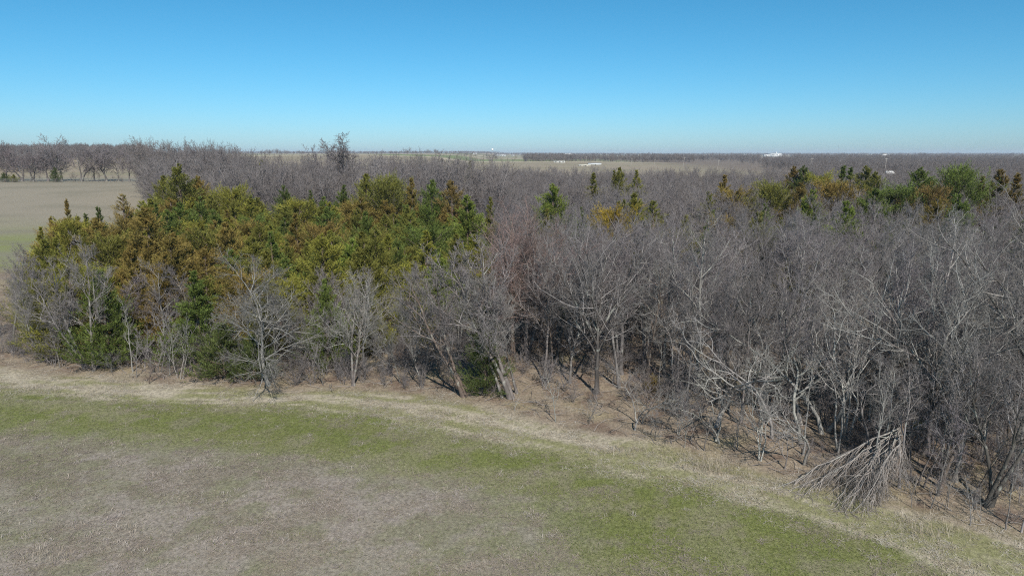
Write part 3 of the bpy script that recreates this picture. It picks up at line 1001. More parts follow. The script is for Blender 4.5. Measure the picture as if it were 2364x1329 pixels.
ZONES = [('front', 60), ('middle', 78), ('back', 200)]
CNAME = {'b': ('bronze', BRZ), 'o': ('olive', OLV), 'g': ('green', GRN), 'y': ('yellow-green', YEL), 'd': ('dark green', DKG), 't': ('bright green', BRT)}
tries = 0
n_belt = 0
while tries < 9000 and n_belt < 165:
    tries += 1
    bx, by = R.uniform(-66, -2), R.uniform(50, 116)
    if not inside(BELT, bx, by):
        continue
    if any((bx - q[0]) ** 2 + (by - q[1]) ** 2 < (1.25 + 0.5 * q[2]) ** 2 for q in CED_POS):
        continue
    zz = float(terr(bx, by))
    px, _ = proj(bx, by, zz + 4)
    wob = vnoise(np.array([bx / 9.0]), np.array([by / 9.0]), 5)[0]
    if px < 230:
        ck = R.choice('yyoob')
    elif px < 540:
        ck = R.choice('bbbbbo') if by < 80 else R.choice('boyyg')
    elif px < 760:
        ck = R.choice('yygoob') if wob > 0.4 else R.choice('dggo')
    else:
        ck = R.choice('yyyoogt') if by < 80 else R.choice('oobgyg')
    if by < 52:
        ck = R.choice('oobyog')
    nm, colr = CNAME[ck]
    zone = [k for k, v in ZONES if by < v][0]
    side = 'left' if px < 420 else ('middle' if px < 780 else 'right')
    h = R.uniform(6.3, 9.4) if by < 95 else R.uniform(7.5, 10.2)
    if by < 56:
        h *= 0.92
    place_cedar(R.choice(['cone_a', 'cone_b', 'cone_c', 'cone_d', 'round_b', 'cone_a', 'cone_d']), (bx, by, zz), h, colr,
                {'front': f'{nm} cedar in the belt front, behind {mark(px)}', 'middle': f'{nm} cedar inside the belt, far behind {mark(px)}', 'back': f'{nm} cedar at the belt back, beyond {mark(px)}'}[zone],
                f'cedars of the belt, {zone} {side}', width=R.uniform(1.2, 1.6))
    n_belt += 1

tries = k = 0
while k < 34 and tries < 3000:
    tries += 1
    by = R.uniform(60, 112)
    px = R.uniform(1180, 2380)
    bx = (px - PW / 2) / FPX / 1.01 * by
    if any((bx - q[0]) ** 2 + (by - q[1]) ** 2 < 16 for q in CED_POS):
        continue
    nm, colr = CNAME[R.choice('oooggdb')]
    place_cedar(R.choice(['cone_a', 'cone_b', 'thin', 'cone_d', 'round_b', 'thin']), (bx, by, float(terr(bx, by))), R.uniform(6.0, 7.6) if by < 75 else R.uniform(7.5, 9.6), colr, f'{nm} cedar half hidden in grey trees, behind {mark(px)}', 'half hidden cedars of the right wood', width=R.uniform(1.0, 1.4))
    k += 1

# ------------------------------------------------------------------ the thicket at right, tree by tree
def thicket(n, y0, y1, px0, px1, forms, hts, sep, where, group, emin=1.0, twigs=(TW_GREY, TW_PURPLE, TW_PURPLE), barks=(GREY, GREY, BROWN_C, PALE), name='bare_tree', zone=None):
    k = tr_ = 0
    while k < n and tr_ < 8000:
        tr_ += 1
        by = math.sqrt(R.uniform(y0 ** 2, y1 ** 2))
        px = R.uniform(px0, px1)
        bx = (px - PW / 2) / FPX / 1.01 * by
        if beyond(EDGE, np.array([bx]), np.array([by]))[0] < emin:
            continue
        if any((bx - q[0]) ** 2 + (by - q[1]) ** 2 < sep * sep for q in OCC):
            continue
        if inside(BELT, bx, by) and by > 53:
            continue
        key = R.choice(forms)
        word = {'upright': 'straight slender', 'forked': 'forked', 'vase': 'fan-limbed', 'leaning': 'leaning', 'crooked': 'crooked pale', 'sapling': 'thin young', 'spread': 'wide', 'mid': 'tall', 'pole': 'slim pale'}[key.split('_')[0]]
        pos = (bx, by, float(terr(bx, by)))
        pale = key[:4] in ('croo', 'pole')
        place_tree(key, pos, R.uniform(*hts), R.uniform(0, 6.28), jit(PALE if pale else R.choice(barks), 0.15), jit(TW_PALE if pale else R.choice(twigs), 0.12),
                   f'{word} {R.choice(["bare tree"])} {where} {mark(px)}', f'bare trees {group}', squash=R.uniform(0.9, 1.2), name=name)
        k += 1
    return k


UP = ['upright_a', 'upright_b', 'upright_c', 'forked_a', 'forked_b', 'vase_a', 'vase_b']
UPL = ['upright_b', 'upright_c', 'forked_b', 'vase_b', 'upright_b']
thicket(14, 44, 58, 1220, 1560, UPL, (8.5, 10.5), 2.0, 'in the grove, by', 'inside the open grove', emin=3)
thicket(34, 30, 50, 1560, 2480, ['crooked_a', 'crooked_b', 'crooked_c', 'upright_c', 'sapling_b', 'upright_b'], (4.5, 8.0), 1.5, 'in the thicket front, by', 'in the front of the thicket', emin=1.5)
thicket(46, 31, 52, 1480, 2480, ['pole_a', 'pole_b'], (4.5, 7.6), 1.0, 'in the thicket front, by', 'in the front of the thicket', emin=1.0)
thicket(20, 26.5, 40, 2050, 2440, ['pole_a', 'pole_b', 'upright_c', 'leaning_b', 'upright_b'], (4.0, 7.6), 1.1, 'near the lower right corner, by', 'near the lower right corner', emin=0.4, barks=(GREY, GREY, DARK, BROWN_C))
thicket(26, 34, 55, 1900, 2560, UPL, (8.0, 10.2), 2.0, 'in mid thicket, behind', 'in the thicket behind the broken tree', emin=3)
thicket(56, 50, 72, 1180, 2560, UP, (9.0, 11.3), 2.2, 'deep in the thicket, behind', 'deep in the thicket', emin=3)
thicket(38, 72, 100, 1130, 2520, UPL, (8.6, 11.0), 2.8, 'at the thicket back, far behind', 'at the back of the thicket', emin=3)
thicket(5, 50, 58, 20, 450, ['leaning_b', 'upright_c'], (6.5, 8.0), 2.5, 'among the cedars, behind', 'among the cedars at the left', emin=0.5)
thicket(16, 44, 56, 10, 1120, ['pole_a', 'pole_b', 'leaning_b', 'upright_c', 'sapling_b'], (3.5, 7.0), 1.2, 'at the wood edge, by', 'among the trees of the left wood edge', emin=0.1, barks=(GREY, GREY, BROWN_C))
thicket(6, 47, 55, 640, 1120, ['upright_c', 'leaning_b', 'forked_b'], (5.5, 8.0), 2.0, 'before the green cedars, by', 'in front of the green cedars', emin=0.5)

# tall trees of the grey wood beyond the belt that stand clear
MID = [
    (815, 303, 165, 'tall_a', 'tallest bare tree rising into the sky above the grey wood', 1.35),
    (735, 325, 185, 'mid_c', 'bare tree with a loose crown left of the tallest one', 1.0),
    (700, 340, 190, 'mid_a', 'smaller bare tree at the skyline left of the loose-crowned one', 0.9),
    (860, 343, 175, 'mid_c', 'low rounded bare tree right of the tallest one', 1.0),
    (940, 347, 190, 'mid_a', 'bare tree at the skyline left of the rounded skyline tree', 1.1),
    (1003, 336, 195, 'mid_c', 'rounded bare tree at the skyline before the open fields', 1.0),
    (1022, 346, 190, 'mid_b', 'bare tree leaning on the rounded skyline tree', 1.0),
    (395, 322, 190, 'mid_b', 'wide bare tree at the skyline above the tallest olive cedar', 1.1),
    (440, 322, 185, 'mid_a', 'straight bare tree at the skyline above the cedar belt', 1.1),
    (480, 327, 190, 'mid_c', 'bare tree with open top at the skyline above the cedar belt', 1.0),
    (520, 338, 195, 'mid_a', 'low bare tree at the right end of the skyline thicket', 1.2),
    (348, 338, 200, 'mid_c', 'bare tree at the left end of the skyline thicket', 1.0),
]
for px, ty, dist, key, lab, sq in MID:
    pos = at_dist(px, dist)
    place_tree(key, pos, top_height(pos, ty), R.uniform(0, 6.28), jit(GREY), jit(TW_PURPLE, 0.05), lab, 'tall trees of the grey wood', squash=sq)
FENCEROW = [
    (15, 322, 'oak_a', 'bare oak at the left end of the fence row'), (75, 345, 'oak_b', 'low bare oak second from the left in the fence row'),
    (140, 307, 'oak_a', 'tallest wide bare oak above the dark fence-row cedar'), (188, 334, 'oak_b', 'bare oak with dark double trunk right of the fence-row cedar'),
    (243, 327, 'oak_b', 'bare oak with spreading low limbs in the fence row'), (297, 335, 'oak_a', 'open crowned bare oak at the gap to the pond'), (110, 338, 'oak_b', 'bare oak just left of the dark fence-row cedar'),
    (345, 345, 'oak_b', 'bare oak at the right end of the fence row'), (48, 334, 'oak_b', 'rounded bare oak between the two leftmost fence-row oaks'), (216, 337, 'oak_a', 'bare oak between the double-trunked and the low-limbed oak'),
    (272, 343, 'oak_a', 'low bare oak left of the open crowned one'), (322, 340, 'oak_a', 'bare oak second from the right end of the fence row'),
]
for px, ty, key, lab in FENCEROW:
    pos = at_dist(px, 246 + R.uniform(-3, 5))
    place_tree(key, pos, top_height(pos, ty), R.uniform(0, 6.28), jit((0.13, 0.115, 0.105)), jit((0.17, 0.145, 0.145), 0.05), lab, 'oaks of the fence row', name='bare_oak')
for px, ty, key, colr, lab in [(127, 385, 'cone_c', DKG, 'dark conical cedar in the fence row by the tan field'), (8, 398, 'low', DKG, 'low dark cedar at the left end of the fence row'), (30, 402, 'low', OLV, 'dull cedar bush under the leftmost oak')]:
    pos = at_dist(px, 242)
    place_cedar(key, pos, top_height(pos, ty), colr, lab, group='cedars of the fence row', width=1.3)
for i, px in enumerate([50, 68, 92, 160, 172, 205, 225, 262, 280, 318, 335]):
    pos = at_dist(px, 243 + R.uniform(-2, 2))
    place_tree(R.choice(['sapling_b', 'sapling_c', 'crooked_c']), pos, R.uniform(3.0, 5.5), R.uniform(0, 6), jit(DARK), jit((0.19, 0.165, 0.15)), 'brushy leafless shrub at the foot of the fence-row oaks', 'shrubs of the fence row', name='bare_shrub', squash=1.6, cat='shrub')

# ------------------------------------------------------------------ woods too far or too deep to count
def far_proto(seed, **kw):
    t, lg, c, top = make_tree(seed, **kw)
    g = Geo()
    for q in (t, c):
        vv = np.concatenate(q.v)
        g.add(vv / top, np.concatenate(q.q) if q.q else None, np.concatenate(q.t) if q.t else None)
    me = g.mesh('far_tree', M_FAR)
    o = bpy.data.objects.new('far_tree', me)
    return o


FAR = [far_proto(51, TL=8, limbs=12, lt0=0.25, ang=0.7, ratio=0.5, nb=7, nt=5, nw=2, rad=0.16, fine=2.4, wander=W1),
       far_proto(52, stems=2, TL=8, limbs=8, lt0=0.25, ang=0.75, ratio=0.5, nb=7, nt=5, nw=2, rad=0.16, fine=2.4, wander=W1),
       far_proto(53, TL=5.5, limbs=10, lt0=0.35, ang=0.8, ratio=0.9, prof=lin(0.9, 0.9), nb=7, nt=5, nw=2, rad=0.18, fine=2.4, wander=W1),
       far_proto(54, TL=8, limbs=9, lt0=0.15, ang=0.8, ratio=0.55, nb=6, nt=4, nw=0, rad=0.2, fine=7.0, wander=W1),
       far_proto(55, TL=6, limbs=9, lt0=0.2, ang=0.8, ratio=0.8, prof=lin(0.9, 0.9), nb=6, nt=4, nw=0, rad=0.2, fine=7.0, wander=W1)]


FAR += [far_proto(56, stems=4, splay=0.3, TL=3.0, limbs=6, lt0=0.25, ang=0.6, ratio=0.42, nb=5, nt=4, nw=2, rad=0.045, fine=1.0, wander=W1),
        far_proto(57, stems=3, splay=0.4, TL=3.0, limbs=8, lt0=0.1, ang=0.8, ratio=0.5, nb=5, nt=4, nw=2, rad=0.04, fine=1.0, wander=(0.14, 0.18, 0.2, 0.2, 0.2)),
        far_proto(58, stems=1, TL=3.2, limbs=10, lt0=0.15, ang=0.7, ratio=0.42, nb=5, nt=4, nw=2, rad=0.05, fine=1.0, wander=W1)]


def wood_mass(name, label, pts):
    """pts rows: x, y, height, width, form"""
    pts = np.array(pts, float)
    n = len(pts)
    me = bpy.data.meshes.new(name)
    me.vertices.add(n)
    co = np.stack([pts[:, 0], pts[:, 1], terr(pts[:, 0], pts[:, 1]) - 0.1], 1)
    me.vertices.foreach_set('co', co.astype(np.float32).ravel())
    a = me.attributes.new('size', 'FLOAT_VECTOR', 'POINT')
    a.data.foreach_set('vector', np.stack([pts[:, 3], pts[:, 3], pts[:, 2]], 1).astype(np.float32).ravel())
    a = me.attributes.new('turn', 'FLOAT_VECTOR', 'POINT')
    tv = np.zeros((n, 3), np.float32)
    tv[:, 2] = RNG.uniform(0, 6.28, n)
    a.data.foreach_set('vector', tv.ravel())
    a = me.attributes.new('form', 'INT', 'POINT')
    a.data.foreach_set('value', pts[:, 4].astype(np.int32))
    o = link(name, me, kind='stuff', label=label, category='woodland')
    ng = bpy.data.node_groups.new(name, 'GeometryNodeTree')
    ng.interface.new_socket('Geometry', in_out='INPUT', socket_type='NodeSocketGeometry')
    ng.interface.new_socket('Geometry', in_out='OUTPUT', socket_type='NodeSocketGeometry')
    N, Lk = ng.nodes, ng.links
    gi, go = N.new('NodeGroupInput'), N.new('NodeGroupOutput')
    jn = N.new('GeometryNodeJoinGeometry')

    def attr(nm, ty):
        q = N.new('GeometryNodeInputNamedAttribute')
        q.data_type = ty
        q.inputs['Name'].default_value = nm
        return q.outputs['Attribute']
    sz, tn, fm = attr('size', 'FLOAT_VECTOR'), attr('turn', 'FLOAT_VECTOR'), attr('form', 'INT')
    for i, src in enumerate(FAR):
        if not (pts[:, 4] == i).any():
            continue
        oi = N.new('GeometryNodeObjectInfo')
        oi.inputs['Object'].default_value = src
        oi.inputs['As Instance'].default_value = True
        ip = N.new('GeometryNodeInstanceOnPoints')
        cm = N.new('FunctionNodeCompare')
        cm.data_type = 'INT'
        cm.operation = 'EQUAL'
        ins = [s for s in cm.inputs if s.type == 'INT']
        Lk.new(fm, ins[0])
        ins[1].default_value = i
        Lk.new(gi.outputs[0], ip.inputs['Points'])
        Lk.new(cm.outputs[0], ip.inputs['Selection'])
        Lk.new(oi.outputs['Geometry'], ip.inputs['Instance'])
        Lk.new(tn, ip.inputs['Rotation'])
        Lk.new(sz, ip.inputs['Scale'])
        Lk.new(ip.outputs[0], jn.inputs[0])
    Lk.new(jn.outputs[0], go.inputs[0])
    md = o.modifiers.new('trees', 'NODES')
    md.node_group = ng
    return o


def scatter(n, px0, px1, y0, y1, h, w, forms, test=None):
    out = []
    k = 0
    while len(out) < n and k < n * 20:
        k += 1
        by = math.sqrt(R.uniform(y0 ** 2, y1 ** 2))
        px = R.uniform(px0, px1)
        bx = (px - PW / 2) / FPX / 1.01 * by
        if test and not test(bx, by, px):
            continue
        hh = R.uniform(*h)
        out.append((bx, by, hh, hh * R.uniform(*w), R.choice(forms)))
    return out


near = (0, 1, 2)
farf = (3, 4)
pts = scatter(420, 340, 1150, 122, 225, (12.0, 16.2), (0.8, 1.1), near)
pts += scatter(60, 330, 560, 170, 230, (15, 17.5), (0.8, 1.1), near)
wood_mass('grey_wood', 'grey leafless wood filling the ground behind the cedar belt', pts)
pts = scatter(420, 1130, 2500, 100, 165, (8.5, 11.2), (0.9, 1.2), near)
pts += scatter(800, 1130, 2500, 165, 320, (8.5, 11.5), (0.9, 1.3), near, lambda bx, by, px: (px > 1780 or by < 300) and not (2030 < px < 2075 and by > 240))
wood_mass('back_wood', 'grey leafless wood stretching behind the thicket to the field', pts)
pts = scatter(1700, 1130, 2520, 28, 100, (1.0, 3.4), (0.8, 1.6), (5, 6, 7), lambda bx, by, px: beyond(EDGE, np.array([bx]), np.array([by]))[0] > 1.5 + 5.0 * vnoise(np.array([bx / 4.0]), np.array([by / 4.0]), 4)[0])
pts += scatter(160, 1900, 2480, 26, 40, (0.6, 1.9), (0.8, 1.5), (5, 6, 7), lambda bx, by, px: beyond(EDGE, np.array([bx]), np.array([by]))[0] > 0.8 and not (2000 < px < 2075 and by < 33))
pts += scatter(380, -60, 1180, 43, 58, (0.8, 2.8), (0.8, 1.6), (5, 6, 7), lambda bx, by, px: beyond(EDGE, np.array([bx]), np.array([by]))[0] > 0.3)
wood_mass('undergrowth', 'thin leafless undergrowth filling the floor of the wood', pts)
pts = scatter(1800, 1700, 2480, 300, 800, (9, 12), (0.9, 1.3), farf, lambda bx, by, px: (px > 1850 or (by > 640 and px > 1760)) and not (2028 < px < 2078 and by < 540))
pts += scatter(2600, 1480, 2480, 800, 2200, (9, 13), (1.0, 1.5), farf, lambda bx, by, px: (px > 1700 or by > 1050) and not (1750 < px < 1825 and by > 1300))
pts += scatter(500, 1210, 1600, 985, 1150, (9, 13), (1.0, 1.5), farf)
pts += scatter(200, 1210, 1330, 1100, 1250, (10, 13), (1.0, 1.4), farf)
wood_mass('far_wood', 'far purple-grey woods across the right of the plain', pts)
pts = scatter(900, -80, 345, 430, 800, (10, 13), (1.0, 1.4), farf)
pts += scatter(250, -80, 140, 330, 450, (8, 11), (1.0, 1.4), farf)
wood_mass('left_wood', 'distant leafless wood beyond the left fence row', pts)
pts = scatter(3600, -60, 2430, 2800, 5200, (9, 14), (1.2, 2.0), farf, lambda bx, by, px: fbm(np.array([bx / 500]), np.array([by / 200]), 9)[0] > 0.42)
pts += scatter(3000, -60, 2430, 5200, 8000, (12, 17), (1.5, 3.0), farf)
for k in range(60):
    px, by = R.uniform(-40, 2400), R.uniform(1500, 3200)
    if 1090 < px < 1340 or 1740 < px < 1830:
        continue
    for q in range(R.randint(3, 9)):
        p_ = at_dist(px + R.uniform(-14, 14), by + R.uniform(-60, 60))
        hh = R.uniform(12, 18)
        pts.append((p_[0], p_[1], hh, hh * R.uniform(1.0, 1.5), R.choice(farf)))
for by, px0, px1, m in [(1350, 560, 800, 26), (1650, 860, 1080, 26), (1900, 540, 1000, 46), (2300, 900, 1240, 40), (2500, 1200, 1420, 30)]:
    for q in range(m):
        p_ = at_dist(R.uniform(px0, px1), by + R.uniform(-25, 25))
        hh = R.uniform(6, 11)
        pts.append((p_[0], p_[1], hh, hh * R.uniform(1.0, 1.6), R.choice(farf)))
for px, by in [(1075, 1250), (1085, 1260), (1135, 1000), (1128, 1005), (1142, 1010), (1058, 1300), (985, 1500), (1005, 1500), (1145, 1008), (1100, 1600)]:
    q = at_dist(px, by)
    pts.append((q[0], q[1], 13, 15, 4))
wood_mass('horizon_wood', 'thin dark line of woods along the horizon', pts)
print('trees', N_TREES[0], 'cedars', len(CED_POS))

# ------------------------------------------------------------------ the broken tree
snag_pos = at(2062, 1105)
sx0, sy0, sz0 = snag_pos
bt = thing('broken_tree', 'snapped tree whose splintered crown hangs down to the straw', 'tree', tuple(snag_pos), 0)
brng = np.random.default_rng(77)


def local(px, py, dz=0.0):
    q = at(px, py)
    return q - snag_pos + np.array([0, 0, dz])


HS = top_height(snag_pos, 990)
s8 = np.linspace(0, 1, 9)
gs = Geo()
pth = np.stack([0.12 * np.sin(s8 * 2), -0.05 * s8, s8 * (HS + 0.25) - 0.15], 1)
gs.tube(pth[None], (0.16 * (1 - 0.25 * s8) * (1 + 0.5 * np.exp(-s8 * 12)))[None], 9)
q = link('trunk', gs.mesh('broken_trunk', M_BARK, True), bt)
q.color = (0.15, 0.12, 0.10, 1)
gp = Geo()
for k in range(9):
    a = k * 0.7
    b0 = pth[-1] + np.array([0.09 * math.cos(a), 0.09 * math.sin(a), -0.1])
    gp.tube(np.stack([b0, b0 + np.array([0.02 * math.cos(a), 0.02 * math.sin(a), brng.uniform(0.15, 0.5)])])[None], np.array([[0.035, 0.004]]), 4)
q = link('splinter_crest', gp.mesh('splinters', M_BARK), bt)
q.color = (0.20, 0.15, 0.115, 1)
def fall(start, e, n, arch, wob, r0, side=0.0):
    t = np.linspace(0, 1, n)[:, None]
    sway = np.cumsum(brng.normal(0, wob, (n, 3)), 0)
    sway = sway - t * sway[-1]
    P = start * (1 - t) + e * t + np.array([side, -0.3, 1.0]) * (4 * t * (1 - t)) * arch + sway
    g = Geo()
    g.tube(P[None], (r0 * 0.62 * (1 - 0.75 * t[:, 0]))[None], 6)
    q = link('limb', g.mesh('broken_limb', M_BARK, True), bt)
    f = brng.uniform(0.55, 1.25)
    q.color = (0.22 * f, 0.20 * f, 0.18 * f, 1)
    return P


start = pth[-1] + np.array([0, 0, -0.12])
LP = []
for ex, ey, arch, r0 in [(1800, 1124, 0.25, 0.07), (1822, 1136, 0.1, 0.04), (1858, 1142, 0.35, 0.045), (1842, 1112, 0.45, 0.03)]:
    LP.append(fall(start, local(ex, ey, 0.05), 10, arch, 0.08, r0))
for ex, ey, arch, r0 in [(1918, 1166, 0.5, 0.05), (1938, 1180, 0.62, 0.05), (1950, 1186, 0.5, 0.04), (1966, 1184, 0.66, 0.05), (1992, 1180, 0.6, 0.045), (2008, 1172, 0.55, 0.03), (2022, 1160, 0.45, 0.035), (2034, 1146, 0.3, 0.03), (1956, 1160, 0.2, 0.04), (1984, 1150, 0.15, 0.03), (2010, 1140, 0.1, 0.03)]:
    LP.append(fall(start + brng.normal(0, 0.08, 3), local(ex, ey, 0.04), 10, arch, 0.12, r0, brng.uniform(-0.3, 0.3)))
LP = np.stack(LP)
LL = np.linalg.norm(LP[:, -1] - LP[:, 0], axis=1)
tw = Geo()
p2, d2, L2, t2, _ = children(brng, LP, LL, 20, 0.2, 0.98, 0.34, 0.22, 0.27, lambda t: 1.15 - 0.5 * t)
d2[:, 2] -= 0.45
P2 = paths(brng, p2, d2, L2, 7, 0.13, -0.09)
zt = terr(P2[:, :, 0] + sx0, P2[:, :, 1] + sy0) - sz0
P2[:, :, 2] = np.maximum(P2[:, :, 2], zt + 0.03)
tw.tube(P2, (brng.uniform(0.006, 0.013, len(L2)))[:, None] * (1 - np.linspace(0, 1, 7) * 0.6)[None], 4)
p3, d3, L3, t3, _ = children(brng, P2, L2, 8, 0.15, 1.0, 0.45, 0.22, 0.6, lambda t: 1.2 - 0.5 * t)
d3[:, 2] -= 0.5
P3 = paths(brng, p3, d3, L3, 4, 0.2, -0.12)
zt = terr(P3[:, :, 0] + sx0, P3[:, :, 1] + sy0) - sz0
P3[:, :, 2] = np.maximum(P3[:, :, 2], zt + 0.02)
tw.tube(P3, np.tile(np.array([[0.0065, 0.006, 0.005, 0.003]]), (len(P3), 1)), 3, tip=True)
q = link('crown', two_tone(tw, 'broken_crown'), bt)
q.color = (0.215, 0.19, 0.17, 1)

# brush under the leftmost trees
for k, (bx, by) in enumerate([(20, 815), (58, 822), (110, 838), (150, 845), (260, 858), (480, 872)]):
    place_tree(R.choice(['sapling_c', 'crooked_c']), at(bx, by), R.uniform(1.1, 1.9), R.uniform(0, 6), jit(GREY), jit(TW_PALE), 'low tangle of grey brush under the leftmost trees', 'brush along the left edge', name='bare_shrub', squash=1.9, cat='shrub')

# ------------------------------------------------------------------ grass, straw, litter
def blades(name, label, pos, az, el, ln, wd, col):
    n = len(pos)
    d = np.stack([np.cos(az) * np.cos(el), np.sin(az) * np.cos(el), np.sin(el)], 1)
    side = np.stack([-np.sin(az), np.cos(az), np.zeros(n)], 1)
    sag = np.array([0, 0, -1.0]) * (ln * 0.18 * np.cos(el))[:, None]
    mid = pos + d * (ln * 0.5)[:, None]
    tip = pos + d * ln[:, None] + sag
    tip[:, 2] = np.maximum(tip[:, 2], pos[:, 2] + 0.01)
    V = np.stack([pos, mid + side * wd[:, None] * 0.5, tip, mid - side * wd[:, None] * 0.5], 1).reshape(-1, 3)
    q = np.arange(n * 4).reshape(-1, 4)
    c = np.concatenate([np.repeat(col, 4, 0), np.ones((n * 4, 1))], 1)
    me = mesh_np(name, V, [q], [M_BLADE], False, {'blade_tint': ('FLOAT_COLOR', c)})
    return link(name, me, kind='stuff', label=label, category='grass')


def field_points(n, y0, y1):
    yy = np.sqrt(RNG.uniform(y0 ** 2, y1 ** 2, n))
    yy = np.where(RNG.uniform(0, 1, n) < 0.45, RNG.uniform(y0, y1, n), yy)
    xx = RNG.uniform(-0.86, 0.86, n) * yy
    return xx, yy


def tufts(xx, yy, per, spread):
    n = len(xx)
    X_ = np.repeat(xx, per) + RNG.normal(0, 1, n * per) * np.repeat(spread, per)
    Y_ = np.repeat(yy, per) + RNG.normal(0, 1, n * per) * np.repeat(spread, per)
    return X_, Y_


# dead grass lying in the pasture
xx, yy = field_points(60000, 21.5, 44)
br = beyond(BROWN, xx, yy)
gr = beyond(GREEN, xx, yy)
n3 = fbm(xx / 2.2, yy / 1.6, 33)
w = np.where(br < 0, 0.18 + 0.9 * smooth(0.45, 0.68, n3), 0.05 + 0.40 * smooth(0.54, 0.72, n3))
keep = (RNG.uniform(0, 1, len(xx)) < w) & (gr < 0.3)
xx, yy = xx[keep], yy[keep]
per = 8
X_, Y_ = tufts(xx, yy, per, RNG.uniform(0.04, 0.16, len(xx)))
n = len(X_)
base = np.array([[0.36, 0.305, 0.235], [0.33, 0.275, 0.235], [0.27, 0.235, 0.18], [0.42, 0.36, 0.28]])[np.repeat(RNG.integers(0, 4, len(xx)), per)] * RNG.uniform(0.75, 1.2, (n, 1))
blades('dry_grass', 'pale dead grass stalks lying over the pasture', np.stack([X_, Y_, terr(X_, Y_)], 1), RNG.uniform(0, 6.28, n), RNG.uniform(0.03, 0.4, n), RNG.uniform(0.08, 0.28, n), RNG.uniform(0.010, 0.020, n), base)
# tussocks
xx, yy = field_points(4600, 21.5, 42)
br = beyond(BROWN, xx, yy)
keep = RNG.uniform(0, 1, len(xx)) < np.where(br < 0, 0.06 + 1.1 * smooth(0.50, 0.66, fbm(xx / 1.6, yy / 1.1, 35)), 0.05)
keep &= beyond(GREEN, xx, yy) < 0.3
xx, yy = xx[keep], yy[keep]
kper = 26
X_, Y_ = tufts(xx, yy, kper, RNG.uniform(0.06, 0.24, len(xx)))
n = len(X_)
base = np.array([[0.47, 0.39, 0.33], [0.50, 0.43, 0.35], [0.36, 0.30, 0.265], [0.52, 0.46, 0.40]])[np.repeat(RNG.integers(0, 4, len(xx)), kper)] * RNG.uniform(0.7, 1.15, (n, 1))
blades('dry_tussocks', 'low tussocks of pinkish dead grass scattered over the pasture', np.stack([X_, Y_, terr(X_, Y_)], 1), RNG.uniform(0, 6.28, n), RNG.uniform(0.08, 0.75, n), RNG.uniform(0.10, 0.34, n), RNG.uniform(0.010, 0.018, n), base)
# green winter grass
xx, yy = field_points(170000, 21.5, 47)
gr = beyond(GREEN, xx, yy)
br = beyond(BROWN, xx, yy)
n3 = fbm(xx / 4.0, yy / 3.0, 45)
keep = RNG.uniform(0, 1, len(xx)) < np.where(gr > 0.6, 0.25 * smooth(0.5, 0.65, n3), np.where(br < 0, 0.18, 0.95))
xx, yy = xx[keep], yy[keep]
n = len(xx)
base = np.array([[0.140, 0.170, 0.046], [0.180, 0.190, 0.064], [0.105, 0.140, 0.036]])[RNG.integers(0, 3, n)] * RNG.uniform(0.8, 1.25, (n, 1))
blades('grass', 'short green winter grass of the pasture', np.stack([xx, yy, terr(xx, yy)], 1), RNG.uniform(0, 6.28, n), RNG.uniform(0.3, 1.3, n), RNG.uniform(0.05, 0.12, n), RNG.uniform(0.012, 0.022, n), base)
# straw along the wood
xx, yy = field_points(90000, 23, 62)
gr, e = beyond(GREEN, xx, yy), beyond(EDGE, xx, yy)
n3 = fbm(xx / 1.6, yy / 0.9, 61)
keep = (gr > -1.4) & (e < 7) & (RNG.uniform(0, 1, len(xx)) < np.where(e > 0.8, 0.3, 1)) & (RNG.uniform(0, 1, len(xx)) < 0.08 + 1.1 * smooth(0.46, 0.66, n3) * np.where(gr < 0, 0.35, 1))
xx, yy = xx[keep], yy[keep]
X_, Y_ = tufts(xx, yy, per, RNG.uniform(0.04, 0.14, len(xx)))
n = len(X_)
base = np.array([[0.56, 0.50, 0.41], [0.45, 0.385, 0.28], [0.38, 0.33, 0.24], [0.62, 0.57, 0.49]])[np.repeat(RNG.integers(0, 4, len(xx)), per)] * RNG.uniform(0.75, 1.15, (n, 1))
blades('straw_grass', 'bleached straw in a band between pasture and wood', np.stack([X_, Y_, terr(X_, Y_)], 1), RNG.uniform(0, 6.28, n), RNG.uniform(0.02, 0.42, n), RNG.uniform(0.12, 0.42, n), RNG.uniform(0.010, 0.019, n), base)
# tall weeds standing in the straw
wx, wy = [], []
for px, py, k, rr in [(1595, 1072, 90, 1.1), (1640, 1086, 80, 0.6), (1500, 1045, 50, 0.9), (1725, 1105, 40, 0.7), (1420, 1050, 40, 0.9), (2120, 1215, 80, 1.1), (2170, 1235, 60, 0.9), (120, 895, 40, 1.8), (250, 905, 40, 2.0), (1030, 965, 30, 1.0), (110, 1290, 30, 0.5), (300, 1225, 14, 0.4)]:
    c = at(px, py)
    wx.append(c[0] + RNG.normal(0, rr, k))
    wy.append(c[1] + RNG.normal(0, rr * 0.45, k))
xx, yy = np.concatenate(wx), np.concatenate(wy)
X_, Y_ = tufts(xx, yy, 5, np.full(len(xx), 0.05))
n = len(X_)
base = np.array([[0.50, 0.44, 0.35], [0.40, 0.33, 0.26], [0.34, 0.29, 0.2]])[np.repeat(RNG.integers(0, 3, len(xx)), 5)] * RNG.uniform(0.8, 1.15, (n, 1))
blades('weeds', 'clumps of tall dead weeds standing in the straw', np.stack([X_, Y_, terr(X_, Y_)], 1), RNG.uniform(0, 6.28, n), RNG.uniform(0.45, 1.45, n), RNG.uniform(0.2, 0.7, n), RNG.uniform(0.008, 0.014, n), base)
